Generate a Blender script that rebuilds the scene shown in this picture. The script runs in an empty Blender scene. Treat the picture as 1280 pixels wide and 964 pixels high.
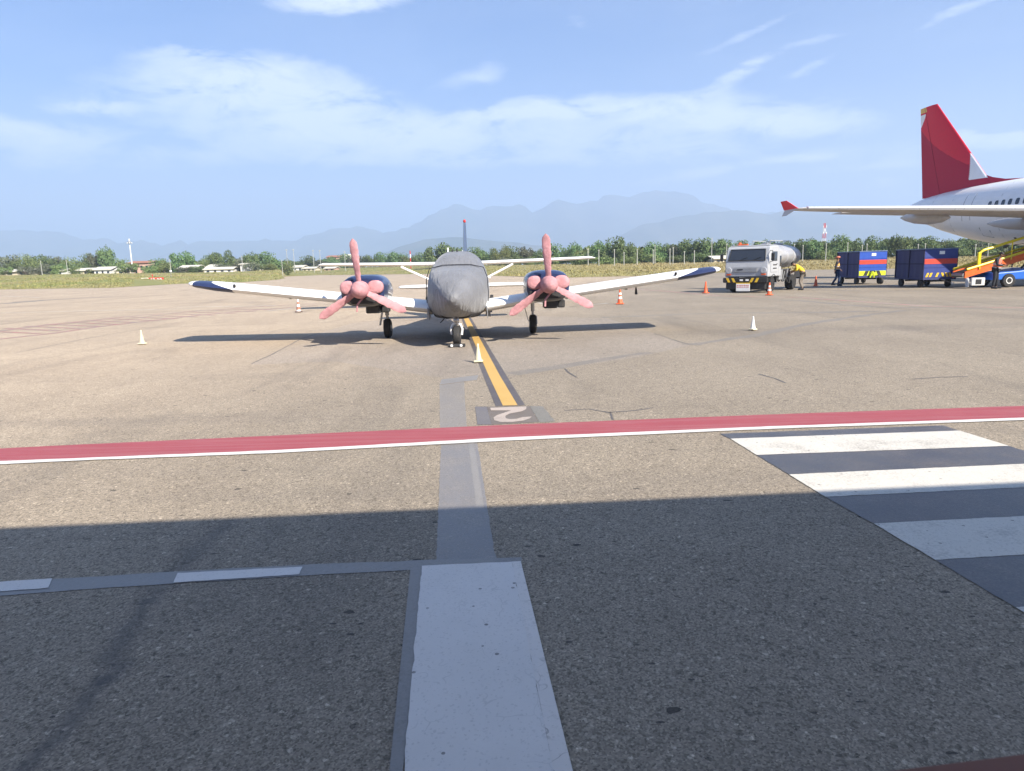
import bpy, math, random
from mathutils import Vector, Matrix, noise as mnoise

random.seed(7)
R = math.radians
sc = bpy.context.scene
col = sc.collection

# ------------------------------------------------------------------ camera, world, sun, exposure
FPX, CAMH, PITCH, ROLL = 871.2, 1.58, R(9.77), R(-1.54)
cam_data = bpy.data.cameras.new('camera')
cam_data.sensor_width = 36.0
cam_data.lens = 36.0 * FPX / 1280.0
cam_data.clip_start = 0.02
cam_data.clip_end = 60000
cam_data.dof.use_dof = True
cam_data.dof.focus_distance = 14.0
cam_data.dof.aperture_fstop = 14.0
cam = bpy.data.objects.new('camera', cam_data)
col.objects.link(cam)
cam.matrix_world = Matrix.Translation((0, 0, CAMH)) @ Matrix.Rotation(math.pi / 2 - PITCH, 4, 'X') @ Matrix.Rotation(ROLL, 4, 'Z')
sc.camera = cam

SUN_SHIFT = Vector((-0.84, 1.02, -1.0))          # where a point 1 m up drops its shadow
sun_dir = (-SUN_SHIFT).normalized()
SUN_ELEV = math.asin(sun_dir.z)
SUN_AZ = math.atan2(sun_dir.x, sun_dir.y)
sun_data = bpy.data.lights.new('sun', 'SUN')
sun_data.energy = 4.9
sun_data.angle = R(0.53)
sun_data.color = (1.0, 0.92, 0.80)
sun = bpy.data.objects.new('sun', sun_data)
sun.rotation_euler = SUN_SHIFT.to_track_quat('-Z', 'Y').to_euler()
sun.location = (0, -20, 40)
col.objects.link(sun)

sc.view_settings.view_transform = 'Standard'
sc.view_settings.look = 'None'
sc.view_settings.gamma = 1.0
sc.view_settings.exposure = 1.15
sc.cycles.max_bounces = 6
sc.cycles.diffuse_bounces = 3
sc.cycles.glossy_bounces = 3
sc.cycles.transmission_bounces = 4
sc.cycles.volume_bounces = 1
sc.cycles.transparent_max_bounces = 8
sc.cycles.use_denoising = True
sc.cycles.caustics_reflective = False
sc.cycles.caustics_refractive = False


def ray(px, py):
    x = (px - 640) / FPX; y = (482 - py) / FPX
    c, s = math.cos(ROLL), math.sin(ROLL)
    u = x * c - y * s; v = x * s + y * c
    c, s = math.cos(PITCH), math.sin(PITCH)
    return Vector((u, c + v * s, -s + v * c))


def at(px, py, z=0.0):
    """the place on a level plane seen at a point of the photograph (authoring aid)"""
    d = ray(px, py); t = (z - CAMH) / d.z
    return Vector((d.x * t, d.y * t, z))


def pz(px, py, Y):
    d = ray(px, py); t = Y / d.y
    return Vector((d.x * t, Y, CAMH + d.z * t))


def azel(px, py):
    d = ray(px, py).normalized()
    return math.atan2(d.x, d.y), math.asin(d.z)


# ------------------------------------------------------------------ node helpers
class NT:
    def __init__(s, tree): s.t = tree
    def n(s, typ, **kw):
        nd = s.t.nodes.new(typ)
        for k, v in kw.items():
            if k in nd.inputs: nd.inputs[k].default_value = v
            else: setattr(nd, k, v)
        return nd
    def l(s, a, b): s.t.links.new(a, b)
    def math(s, op, a, b=None, clamp=False):
        nd = s.t.nodes.new('ShaderNodeMath'); nd.operation = op; nd.use_clamp = clamp
        for i, x in enumerate((a, b)):
            if x is None: continue
            if isinstance(x, (int, float)): nd.inputs[i].default_value = x
            else: s.l(x, nd.inputs[i])
        return nd.outputs[0]
    def ramp(s, fac, stops, interp='LINEAR'):
        nd = s.t.nodes.new('ShaderNodeValToRGB'); cr = nd.color_ramp; cr.interpolation = interp
        while len(cr.elements) < len(stops): cr.elements.new(0.5)
        for e, (p, c) in zip(cr.elements, stops):
            e.position = p; e.color = (*c, 1) if hasattr(c, '__len__') else (c, c, c, 1)
        s.l(fac, nd.inputs[0]); return nd.outputs[0]
    def mix(s, fac, a, b, mode='MIX'):
        nd = s.t.nodes.new('ShaderNodeMix'); nd.data_type = 'RGBA'; nd.blend_type = mode
        for sock, x in ((nd.inputs[0], fac), (nd.inputs[6], a), (nd.inputs[7], b)):
            if isinstance(x, (int, float)): sock.default_value = x
            elif isinstance(x, tuple): sock.default_value = (*x, 1)
            else: s.l(x, sock)
        return nd.outputs[2]
    def noise(s, vec, scale, detail=3, rough=0.5, dist=0.0):
        nd = s.n('ShaderNodeTexNoise'); nd.inputs['Scale'].default_value = scale
        nd.inputs['Detail'].default_value = detail; nd.inputs['Roughness'].default_value = rough
        nd.inputs['Distortion'].default_value = dist
        if vec is not None: s.l(vec, nd.inputs['Vector'])
        return nd.outputs['Fac']
    def mapping(s, vec, scale=(1, 1, 1), loc=(0, 0, 0), rot=(0, 0, 0)):
        nd = s.n('ShaderNodeMapping'); nd.inputs['Scale'].default_value = scale
        nd.inputs['Location'].default_value = loc; nd.inputs['Rotation'].default_value = rot
        s.l(vec, nd.inputs['Vector']); return nd.outputs[0]


world = bpy.data.worlds.new('World'); sc.world = world
world.use_nodes = True
W = NT(world.node_tree)
for n in list(world.node_tree.nodes): world.node_tree.nodes.remove(n)
sky = W.n('ShaderNodeTexSky', sky_type='NISHITA', sun_disc=False, sun_elevation=SUN_ELEV, sun_rotation=SUN_AZ,
          altitude=0.0, air_density=1.0, dust_density=0.6, ozone_density=2.0)
co = W.n('ShaderNodeTexCoord').outputs['Generated']
sep = W.n('ShaderNodeSeparateXYZ'); W.l(co, sep.inputs[0])
AZ = W.math('ARCTAN2', sep.outputs[0], sep.outputs[1])
EL = W.math('ARCSINE', sep.outputs[2])
# clouds live in azimuth / elevation so that they hold for every heading
comb = W.n('ShaderNodeCombineXYZ'); W.l(AZ, comb.inputs[0]); W.l(EL, comb.inputs[1])
cv = W.mapping(comb.outputs[0], scale=(1.0, 3.0, 1))
warp = W.noise(cv, 3.0, 4, 0.6)
warp2 = W.noise(W.mapping(comb.outputs[0], scale=(1, 3, 1), loc=(5, 3, 0)), 5.0, 4, 0.6)
aw = W.math('ADD', AZ, W.math('MULTIPLY', W.math('SUBTRACT', warp, 0.5), 0.13))
ew = W.math('ADD', EL, W.math('MULTIPLY', W.math('SUBTRACT', warp2, 0.5), 0.055))


def blob(px, py, rx, ry, amp, tilt=0.0):
    a0, e0 = azel(px, py)
    du = W.math('SUBTRACT', aw, a0); dv = W.math('SUBTRACT', W.math('SUBTRACT', ew, e0), W.math('MULTIPLY', du, tilt))
    u = W.math('DIVIDE', du, rx / FPX); v = W.math('DIVIDE', dv, ry / FPX)
    r2 = W.math('ADD', W.math('MULTIPLY', u, u), W.math('MULTIPLY', v, v))
    return W.math('MULTIPLY', W.math('EXPONENT', W.math('MULTIPLY', r2, -1.0)), amp)


CLOUDS = [(290, 108, 90, 22, 1.0, -.05), (400, 118, 100, 26, 1.0, -.15), (330, 150, 150, 26, .8, -.1), (480, 168, 120, 20, .7, 0), (250, 190, 120, 22, .35, 0), (590, 90, 50, 12, .45, .1),
          (640, 140, 90, 14, 1.0, .12), (760, 133, 110, 13, 1.1, 0), (880, 143, 110, 13, 1.05, -.08), (980, 157, 70, 9, .9, -.1), (760, 168, 260, 20, .62, 0), (600, 196, 260, 16, .42, 0), (860, 195, 120, 12, .4, 0),
          (40, 178, 70, 24, .8, 0), (20, 160, 40, 10, .4, 0), (420, 2, 62, 13, 1.4, 0), (120, 134, 34, 6, .95, 0), (245, 70, 60, 16, .35, -.1),
          (925, 95, 34, 9, .75, .35), (940, 42, 60, 7, .45, .3), (1015, 86, 32, 6, .55, .2), (1025, 50, 60, 6, .4, .2), (900, 213, 110, 6, .6, .1), (1000, 201, 26, 5, 1.2, 0), (1262, 179, 24, 8, 1.8, 0), (1212, 178, 14, 6, 1.5, 0),
          (1100, 212, 60, 7, .6, 0), (1150, 190, 110, 12, .4, 0), (1200, 20, 50, 6, .45, .3), (1095, 238, 22, 6, .9, 0), (730, 25, 26, 10, .35, 0)]
tot = None
for c in CLOUDS:
    b = blob(*c); tot = b if tot is None else W.math('ADD', tot, b)
streak = W.noise(W.mapping(comb.outputs[0], scale=(1, 2.8, 1), loc=(1, 2, 0), rot=(0, 0, .06)), 11.0, 9, 0.68, 0.5)
shape = W.math('MULTIPLY', tot, W.ramp(streak, [(0.32, .05), (0.5, .66), (0.70, 1.12)]))
# loose high cloud elsewhere; unseen cover overhead added to whiten the shade's light
gen = W.noise(W.mapping(comb.outputs[0], scale=(1, 2.6, 1), loc=(9, 1, 0)), 2.2, 6, 0.6, 0.4)
genm = W.math('MULTIPLY', W.ramp(gen, [(0.42, 0.0), (0.72, .55)]), W.ramp(EL, [(0.05, 0.12), (0.36, .25), (0.6, 1.0)]))
shape = W.ramp(shape, [(.14, 0.0), (.46, .60), (1.0, 1.0)])
cm = W.math('ADD', shape, genm, clamp=True)
cm = W.math('MULTIPLY', cm, 0.72)
tint = W.mix(1.0, sky.outputs[0], (0.25, 0.63, 1.08), 'MULTIPLY')
# pale veil near the horizon, as the humid air of the photograph has
veil = W.ramp(EL, [(0.0, .85), (0.07, .72), (0.14, .42), (0.22, .16), (0.42, .04), (0.8, 0.02)])
base = W.mix(veil, tint, (4.9, 5.7, 7.5))
skyc = W.mix(cm, base, (9.2, 9.7, 10.3))
bg = W.n('ShaderNodeBackground'); bg.inputs['Strength'].default_value = 0.062
W.l(skyc, bg.inputs[0])
out = W.n('ShaderNodeOutputWorld'); W.l(bg.outputs[0], out.inputs[0])


# ------------------------------------------------------------------ mesh builder
class MB:
    def __init__(s): s.v = []; s.f = []; s.m = []
    def add(s, verts, faces, mi=0):
        o = len(s.v); s.v += [tuple(v) for v in verts]
        s.f += [tuple(i + o for i in f) for f in faces]; s.m += [mi] * len(faces); return s
    def box(s, c, d, rot=None, mi=0, taper=1.0):
        cx, cy, cz = c; x, y, z = d[0] / 2, d[1] / 2, d[2] / 2
        vs = []
        for sz in (-1, 1):
            k = taper if sz > 0 else 1
            for sx, sy in ((-1, -1), (1, -1), (1, 1), (-1, 1)):
                p = Vector((sx * x * k, sy * y * k, sz * z))
                if rot is not None: p = rot @ p
                vs.append((p.x + cx, p.y + cy, p.z + cz))
        return s.add(vs, [(3, 2, 1, 0), (4, 5, 6, 7), (0, 1, 5, 4), (1, 2, 6, 5), (2, 3, 7, 6), (3, 0, 4, 7)], mi)
    def bbox(s, c, d, b=0.02, rot=None, mi=0):
        """box with chamfered edges"""
        x, y, z = d[0] / 2, d[1] / 2, d[2] / 2; b = min(b, x * .9, y * .9, z * .9)
        rings = []
        for zz, k in ((-z, 1), (-z + b, 0), (z - b, 0), (z, 1)):
            ax, ay = x - b * k, y - b * k
            ring = [(ax - b, -ay), (ax, -ay + b), (ax, ay - b), (ax - b, ay), (-ax + b, ay), (-ax, ay - b), (-ax, -ay + b), (-ax + b, -ay)]
            rings.append([Vector((p[0], p[1], zz)) for p in ring])
        if rot is not None: rings = [[rot @ p for p in r] for r in rings]
        cc = Vector(c); rings = [[p + cc for p in r] for r in rings]
        return s.loft(rings, mi=mi)
    def loft(s, rings, cap=True, mi=0, closed=True):
        n = len(rings[0]); vs = [p for r in rings for p in r]; fs = []
        for i in range(len(rings) - 1):
            for j in range(n if closed else n - 1):
                k = (j + 1) % n
                fs.append((i * n + j, i * n + k, (i + 1) * n + k, (i + 1) * n + j))
        if cap:
            fs.append(tuple(range(n - 1, -1, -1))); fs.append(tuple((len(rings) - 1) * n + j for j in range(n)))
        return s.add(vs, fs, mi)
    def tube(s, pts, r, n=8, mi=0, cap=True):
        pts = [Vector(p) for p in pts]; rings = []
        rr = r if hasattr(r, '__len__') else [r] * len(pts)
        up = None
        for i, p in enumerate(pts):
            a = pts[max(i - 1, 0)]; b = pts[min(i + 1, len(pts) - 1)]
            t = (b - a).normalized()
            if up is None:
                up = Vector((0, 0, 1)) if abs(t.z) < .9 else Vector((1, 0, 0))
            x = t.cross(up).normalized(); y = x.cross(t).normalized(); up = y
            rings.append([p + (x * math.cos(2 * math.pi * k / n) + y * math.sin(2 * math.pi * k / n)) * rr[i] for k in range(n)])
        return s.loft(rings, cap, mi)
    def lathe(s, prof, c=(0, 0, 0), axis='Z', n=24, mi=0):
        rings = []
        for r, h in prof:
            ring = []
            for k in range(n):
                a = 2 * math.pi * k / n; x, y = r * math.cos(a), r * math.sin(a)
                p = (x, y, h) if axis == 'Z' else ((h, x, y) if axis == 'X' else (x, h, y))
                if axis == 'Y': p = (y, h, x)
                ring.append(Vector(p) + Vector(c))
            rings.append(ring)
        return s.loft(rings, True, mi)
    def ellipsoid(s, c, r, n=14, m=9, mi=0, rot=None):
        rings = []
        for i in range(1, m):
            t = math.pi * i / m - math.pi / 2
            ring = []
            for k in range(n):
                a = 2 * math.pi * k / n
                p = Vector((r[0] * math.cos(t) * math.cos(a), r[1] * math.cos(t) * math.sin(a), r[2] * math.sin(t)))
                if rot is not None: p = rot @ p
                ring.append(p + Vector(c))
            rings.append(ring)
        return s.loft(rings, True, mi)
    def prism(s, poly, axis, a, b, mi=0):
        """2-D outline pushed along an axis: axis X: poly=(y,z), Y: poly=(x,z), Z: poly=(x,y)"""
        def P(p, h):
            return {'X': (h, p[0], p[1]), 'Y': (p[0], h, p[1]), 'Z': (p[0], p[1], h)}[axis]
        return s.loft([[Vector(P(p, a)) for p in poly], [Vector(P(p, b)) for p in poly]], True, mi)
    def build(s, name, mat, parent=None, smooth=False, loc=None, sub=0, bevel=0, autosmooth=None):
        me = bpy.data.meshes.new(name); me.from_pydata(s.v, [], s.f)
        mats = mat if isinstance(mat, (list, tuple)) else [mat]
        for m in mats: me.materials.append(m)
        if len(mats) > 1: me.polygons.foreach_set('material_index', s.m)
        import bmesh
        bm = bmesh.new(); bm.from_mesh(me); bmesh.ops.recalc_face_normals(bm, faces=bm.faces); bm.to_mesh(me); bm.free()
        if smooth or autosmooth:
            me.polygons.foreach_set('use_smooth', [True] * len(me.polygons))
            if hasattr(me, 'set_sharp_from_angle'): me.set_sharp_from_angle(angle=R(autosmooth or 40))
        o = bpy.data.objects.new(name, me); col.objects.link(o)
        if parent is not None: o.parent = parent
        if loc is not None: o.location = loc
        if bevel:
            b = o.modifiers.new('bevel', 'BEVEL'); b.width = bevel; b.segments = 2; b.limit_method = 'ANGLE'
        if sub:
            q = o.modifiers.new('sub', 'SUBSURF'); q.levels = sub; q.render_levels = sub
        return o


def tag(o, label=None, cat=None, group=None, kind=None):
    if label: o['label'] = label
    if cat: o['category'] = cat
    if group: o['group'] = group
    if kind: o['kind'] = kind
    return o


def empty(name, loc=(0, 0, 0), rz=0.0, label=None, cat=None, group=None):
    o = bpy.data.objects.new(name, None); o.empty_display_size = .3; col.objects.link(o)
    o.location = loc; o.rotation_euler = (0, 0, rz); return tag(o, label, cat, group)


def copy_tree(o, parent=None):
    c = o.copy(); col.objects.link(c)
    if parent is not None: c.parent = parent
    for ch in [x for x in ALLOBJ(o)]: copy_tree(ch, c)
    return c


def ALLOBJ(o): return list(o.children)


PAINT = .32                     # paint films are thin: a few millimetres in all


JAG = ('crosswalk_stripe', 'wide_white_bar', 'lane_dash', 'overpaint_patch', 'number_pad')


def sheet(name, pts, z, mat, parent=None, kind='structure'):
    """a thin level sheet (paint, asphalt) through ground points"""
    z *= PAINT
    if name in JAG:                     # hand-masked paint: edges waver by a few millimetres
        P_ = [Vector((p[0], p[1], 0)) for p in pts]; fine = []
        for i, a in enumerate(P_):
            b = P_[(i + 1) % len(P_)]; n_ = max(1, int((b - a).length / .035)); d_ = (b - a).normalized(); o_ = Vector((-d_.y, d_.x, 0))
            for k_ in range(n_):
                q = a.lerp(b, k_ / n_); fine.append(q + o_ * (.0045 * mnoise.fractal(q * 9.0, 1.0, 2.0, 4) + random.uniform(-.0016, .0016)))
        pts = fine
    mb = MB(); mb.add([(p[0], p[1], z) for p in pts], [tuple(range(len(pts)))])
    o = mb.build(name, mat, parent)
    if parent is None: o['kind'] = kind
    return o


# ------------------------------------------------------------------ materials
def newmat(name):
    m = bpy.data.materials.new(name); m.use_nodes = True
    t = NT(m.node_tree); b = m.node_tree.nodes['Principled BSDF']
    return m, t, b


def paint(name, c, rough=.45, metal=0.0, var=.12, scale=6.0, dirt=.15, bump=0.0, bscale=30, spec=.5, coat=0.0, dirtc=(.16, .13, .10)):
    m, t, b = newmat(name)
    tc = t.n('ShaderNodeTexCoord').outputs['Object']
    n1 = t.noise(tc, scale, 5, .6)
    lo = tuple(x * (1 - var) for x in c); hi = tuple(min(x * (1 + var * .6), 1) for x in c)
    cc = t.mix(t.ramp(n1, [(.3, 0.0), (.7, 1.0)]), lo, hi)
    if dirt:
        n2 = t.noise(t.mapping(tc, scale=(1, 1, .4), loc=(3, 1, 4)), scale * 2.3, 6, .7)
        cc = t.mix(t.math('MULTIPLY', t.ramp(n2, [(.52, 0.0), (.78, 1.0)]), dirt), cc, dirtc)
    t.l(cc, b.inputs['Base Color'])
    b.inputs['Metallic'].default_value = metal
    t.l(t.math('ADD', t.math('MULTIPLY', n1, .2), rough - .1), b.inputs['Roughness'])
    b.inputs['Specular IOR Level'].default_value = spec
    b.inputs['Coat Weight'].default_value = coat
    if bump:
        bp = t.n('ShaderNodeBump'); bp.inputs['Strength'].default_value = bump; bp.inputs['Distance'].default_value = .02
        t.l(t.noise(tc, bscale, 4, .6), bp.inputs['Height']); t.l(bp.outputs[0], b.inputs['Normal'])
    return m


def road_base(t, pos, light, dark, spot=1.0):
    """asphalt: aggregate in pale and dark stones, broad weathering, pits"""
    vor = t.n('ShaderNodeTexVoronoi'); vor.inputs['Scale'].default_value = 135; t.l(pos, vor.inputs['Vector'])
    bw = t.n('ShaderNodeRGBToBW'); t.l(vor.outputs['Color'], bw.inputs[0])
    agg = t.ramp(bw.outputs[0], [(.12, .55), (.42, .88), (.66, 1.04), (.93, 1.42)])
    vor2 = t.n('ShaderNodeTexVoronoi'); vor2.inputs['Scale'].default_value = 62; t.l(pos, vor2.inputs['Vector'])
    bw2 = t.n('ShaderNodeRGBToBW'); t.l(vor2.outputs['Color'], bw2.inputs[0])
    agg2 = t.ramp(bw2.outputs[0], [(.14, .62), (.26, .95), (.80, 1.0), (.90, 1.35), (.97, 1.75)])
    big = t.noise(t.mapping(pos, scale=(.5, .26, 1)), .9, 7, .66, .6)
    mid = t.noise(pos, 5.0, 6, .7)
    c = t.mix(t.ramp(big, [(.36, 0.0), (.64, 1.0)]), dark, light)
    c = t.mix(1.0, c, agg, 'MULTIPLY'); c = t.mix(1.0, c, agg2, 'MULTIPLY')
    c = t.mix(1.0, c, t.ramp(mid, [(.25, .88), (.5, 1.0), (.8, 1.08)]), 'MULTIPLY')
    return c, bw.outputs[0], bw2.outputs[0]


def asphalt(name, light, dark, tanfar=None, alpha_noise=False, rough=.82):
    m, t, b = newmat(name)
    pos = t.n('ShaderNodeNewGeometry').outputs['Position']
    c, a1, a2 = road_base(t, pos, light, dark)
    if tanfar:
        sp = t.n('ShaderNodeSeparateXYZ'); t.l(pos, sp.inputs[0])
        # older, browner asphalt to the left and far out; grooved specks in rows near the terminal
        wx = t.math('MULTIPLY', t.math('ADD', sp.outputs[0], .3), -.12)
        wy = t.math('MULTIPLY', t.math('SUBTRACT', sp.outputs[1], 9.0), .035)
        nn = t.math('MULTIPLY', t.math('SUBTRACT', t.noise(pos, .25, 4, .6), .5), .8)
        f = t.math('ADD', t.math('ADD', wx, wy), nn, clamp=True)
        c = t.mix(f, c, t.mix(1.0, c, tanfar, 'MULTIPLY'))
        # oil drops and torn-out stones
        sv = t.n('ShaderNodeTexVoronoi'); sv.inputs['Scale'].default_value = 3.3
        t.l(t.mapping(pos, scale=(.75, 1.25, 1)), sv.inputs['Vector'])
        sb = t.n('ShaderNodeRGBToBW'); t.l(sv.outputs['Color'], sb.inputs[0])
        dd = t.math('ADD', sv.outputs['Distance'], t.math('MULTIPLY', t.noise(pos, 22, 3, .6), .16))
        hole = t.math('MULTIPLY', t.math('LESS_THAN', dd, .15), t.math('GREATER_THAN', sb.outputs[0], .32))
        c = t.mix(t.math('MULTIPLY', hole, .8), c, (.035, .032, .03))
        sv2 = t.n('ShaderNodeTexVoronoi'); sv2.inputs['Scale'].default_value = 7.5
        t.l(t.mapping(pos, scale=(.6, 1.3, 1), loc=(3, 2, 0)), sv2.inputs['Vector'])
        sb2 = t.n('ShaderNodeRGBToBW'); t.l(sv2.outputs['Color'], sb2.inputs[0])
        dd2 = t.math('ADD', sv2.outputs['Distance'], t.math('MULTIPLY', t.noise(pos, 30, 3, .6), .14))
        near = t.ramp(t.math('MULTIPLY', sp.outputs[1], .1), [(.35, .75), (.75, .1)])
        hole2 = t.math('MULTIPLY', t.math('MULTIPLY', t.math('LESS_THAN', dd2, .15), t.math('GREATER_THAN', sb2.outputs[0], .40)), near)
        c = t.mix(hole2, c, (.04, .036, .033))
        # broad tyre and drain stains
        st = t.noise(t.mapping(pos, scale=(.6, .12, 1), rot=(0, 0, .5)), 1.0, 5, .6, .8)
        c = t.mix(t.ramp(st, [(.55, 0.0), (.74, .34)]), c, (.075, .07, .068))
        st2 = t.noise(t.mapping(pos, scale=(.035, .5, 1), rot=(0, 0, -.06), loc=(4, 7, 0)), 1.0, 5, .65, .3)
        c = t.mix(t.ramp(st2, [(.54, 0.0), (.72, .30)]), c, (.11, .10, .095))
        # one long soft rubbery trail from the terminal towards the lower left
        for (q0, q1, wd, am) in ((TRAIL[0], TRAIL[1], .05, .5), (TRAIL[1], TRAIL[2], .05, .5), (TRAIL[2], TRAIL[3], .07, .38)):
            dx, dy = q1.x - q0.x, q1.y - q0.y; L = math.hypot(dx, dy); dx /= L; dy /= L
            rx = t.math('SUBTRACT', sp.outputs[0], q0.x); ry = t.math('SUBTRACT', sp.outputs[1], q0.y)
            al_ = t.math('ADD', t.math('MULTIPLY', rx, dx), t.math('MULTIPLY', ry, dy))
            ac = t.math('SUBTRACT', t.math('MULTIPLY', rx, -dy), t.math('MULTIPLY', ry, -dx))
            ac = t.math('ADD', ac, t.math('MULTIPLY', t.math('SUBTRACT', t.noise(pos, 3.0, 4, .6), .5), .25))
            g = t.math('EXPONENT', t.math('MULTIPLY', t.math('MULTIPLY', ac, ac), -1 / (wd * wd)))
            gate = t.math('MULTIPLY', t.math('GREATER_THAN', al_, -.03), t.math('LESS_THAN', al_, L + .03))
            c = t.mix(t.math('MULTIPLY', t.math('MULTIPLY', g, gate), am), c, (.09, .085, .085))
    t.l(c, b.inputs['Base Color'])
    b.inputs['Roughness'].default_value = rough; b.inputs['Specular IOR Level'].default_value = .25
    bp = t.n('ShaderNodeBump'); bp.inputs['Strength'].default_value = .6; bp.inputs['Distance'].default_value = .004
    t.l(t.math('ADD', a1, t.math('MULTIPLY', a2, 1.5)), bp.inputs['Height']); t.l(bp.outputs[0], b.inputs['Normal'])
    return m


def roadpaint(name, c, under=(.20, .185, .165), wear=.5, sharp=(.50, .62), rough=.6, spec=.3, edge=0.0, crack=0.0, var=.12):
    m, t, b = newmat(name)
    pos = t.n('ShaderNodeNewGeometry').outputs['Position']
    u, a1, a2 = road_base(t, pos, under, tuple(x * .8 for x in under))
    n1 = t.noise(pos, 2.2, 6, .65); n2 = t.noise(pos, 55, 4, .7)
    pc = t.mix(n1, tuple(x * (1 - var) for x in c), tuple(min(1, x * (1 + var)) for x in c))
    f = t.math('ADD', t.math('MULTIPLY', n1, .55), t.math('MULTIPLY', n2, .45))
    worn = t.math('MULTIPLY', t.ramp(f, [(sharp[0], 0.0), (sharp[1], 1.0)]), wear)
    pin = t.ramp(a1, [(.80, 0.0), (.86, 1.0)])
    worn = t.math('MAXIMUM', worn, t.math('MULTIPLY', pin, wear * .5))
    if crack:
        v = t.n('ShaderNodeTexVoronoi', feature='DISTANCE_TO_EDGE'); v.inputs['Scale'].default_value = 5.5
        wv = t.n('ShaderNodeTexNoise'); wv.inputs['Scale'].default_value = 6; t.l(pos, wv.inputs['Vector'])
        t.l(t.mix(.25, pos, wv.outputs['Color'], 'ADD'), v.inputs['Vector'])
        gate = t.ramp(t.noise(pos, 7.0, 3), [(.5, 0.0), (.6, 1.0)])
        ck = t.math('MULTIPLY', t.math('LESS_THAN', v.outputs['Distance'], .012), gate)
        worn = t.math('MAXIMUM', worn, t.math('MULTIPLY', ck, crack))
        sp = t.n('ShaderNodeTexVoronoi'); sp.inputs['Scale'].default_value = 17; t.l(pos, sp.inputs['Vector'])
        sbw = t.n('ShaderNodeRGBToBW'); t.l(sp.outputs['Color'], sbw.inputs[0])
        dot = t.math('MULTIPLY', t.math('LESS_THAN', sp.outputs['Distance'], .16), t.math('GREATER_THAN', sbw.outputs[0], .72))
        worn = t.math('MAXIMUM', worn, t.math('MULTIPLY', dot, .8))
    t.l(t.mix(worn, pc, u), b.inputs['Base Color'])
    b.inputs['Roughness'].default_value = rough; b.inputs['Specular IOR Level'].default_value = spec
    bp = t.n('ShaderNodeBump'); bp.inputs['Strength'].default_value = .35; bp.inputs['Distance'].default_value = .003
    t.l(t.math('ADD', a1, a2), bp.inputs['Height']); t.l(bp.outputs[0], b.inputs['Normal'])
    return m


def leafmat(name, a, b_, c):
    m, t, b = newmat(name)
    info = t.n('ShaderNodeObjectInfo')
    geo = t.n('ShaderNodeNewGeometry')
    isl = geo.outputs['Random Per Island']
    pos = geo.outputs['Position']
    n = t.noise(pos, .5, 4, .6)
    cc = t.mix(t.ramp(n, [(.3, 0.0), (.7, 1.0)]), a, b_)
    cc = t.mix(t.ramp(isl, [(.5, 0.0), (1.0, .8)]), cc, c)
    hs = t.n('ShaderNodeHueSaturation'); t.l(cc, hs.inputs['Color'])
    t.l(t.math('ADD', t.math('MULTIPLY', info.outputs['Random'], .05), .475), hs.inputs['Hue'])
    t.l(t.math('ADD', t.math('MULTIPLY', info.outputs['Random'], .55), .72), hs.inputs['Value'])
    t.l(hs.outputs[0], b.inputs['Base Color'])
    b.inputs['Roughness'].default_value = .6; b.inputs['Specular IOR Level'].default_value = .25
    return m


M = {}
TRAIL = [at(35, 958), at(135, 850), at(180, 752), at(282, 652)]
M['asphalt'] = asphalt('asphalt', (.312, .264, .203), (.265, .223, .172), tanfar=(1.56, 1.48, 1.41))
M['patch'] = asphalt('patch_asphalt', (.318, .274, .226), (.282, .240, .194), tanfar=(1.40, 1.34, 1.28))
M['tar'] = paint('tar', (.10, .09, .082), .6, var=.2)
M['red_line'] = roadpaint('red_line', (.30, .062, .072), wear=.3, sharp=(.54, .72), under=(.30, .15, .14))
_t = NT(M['red_line'].node_tree); _b = M['red_line'].node_tree.nodes['Principled BSDF']
_src = _b.inputs['Base Color'].links[0].from_socket
_p = _t.n('ShaderNodeNewGeometry').outputs['Position']
_s1 = _t.noise(_t.mapping(_p, scale=(.25, 9, 1), rot=(0, 0, -.03)), 2.0, 5, .65, .2)
_t.l(_t.mix(_t.ramp(_s1, [(.45, 0.0), (.7, .55)]), _src, (.36, .17, .17)), _b.inputs['Base Color'])
M['white_line'] = roadpaint('white_line', (.60, .585, .56), wear=.35, sharp=(.55, .7))
M['white_cross'] = roadpaint('white_cross', (.57, .54, .48), wear=.62, sharp=(.50, .66), crack=.3)
M['dark_cross'] = roadpaint('dark_cross', (.056, .056, .064), wear=.6, sharp=(.42, .62), under=(.17, .145, .12), rough=.36, spec=.42)
M['bar_white'] = roadpaint('bar_white', (.66, .62, .58), wear=.4, sharp=(.58, .74), crack=.18, var=.10)
M['bar_old'] = roadpaint('bar_old', (.67, .62, .57), wear=.4, sharp=(.54, .7), crack=.5)
M['grey_over'] = roadpaint('grey_overpaint', (.225, .205, .185), wear=.9, sharp=(.40, .62), under=(.30, .26, .21), rough=.4)
M['grey_band'] = roadpaint('grey_band', (.245, .23, .215), wear=.6, sharp=(.44, .66), rough=.45, spec=.45)
M['repair'] = roadpaint('repair_asphalt', (.185, .17, .15), wear=.95, sharp=(.40, .64), under=(.29, .25, .21), rough=.8)
M['blue_over'] = roadpaint('blue_overpaint', (.185, .175, .170), wear=.8, sharp=(.42, .66), under=(.28, .24, .195), rough=.36, spec=.5)
M['yellow_line'] = roadpaint('yellow_line', (.52, .33, .10), wear=.35, sharp=(.56, .7))
M['black_border'] = roadpaint('black_border', (.095, .085, .088), wear=.5, sharp=(.48, .64))
M['numeral'] = roadpaint('numeral', (.43, .36, .31), wear=.55, sharp=(.50, .68))
M['brown_pad'] = roadpaint('brown_pad', (.155, .13, .11), wear=.5, sharp=(.48, .64))
M['green_pad'] = roadpaint('green_pad', (.20, .19, .165), wear=.6, sharp=(.44, .6))
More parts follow.
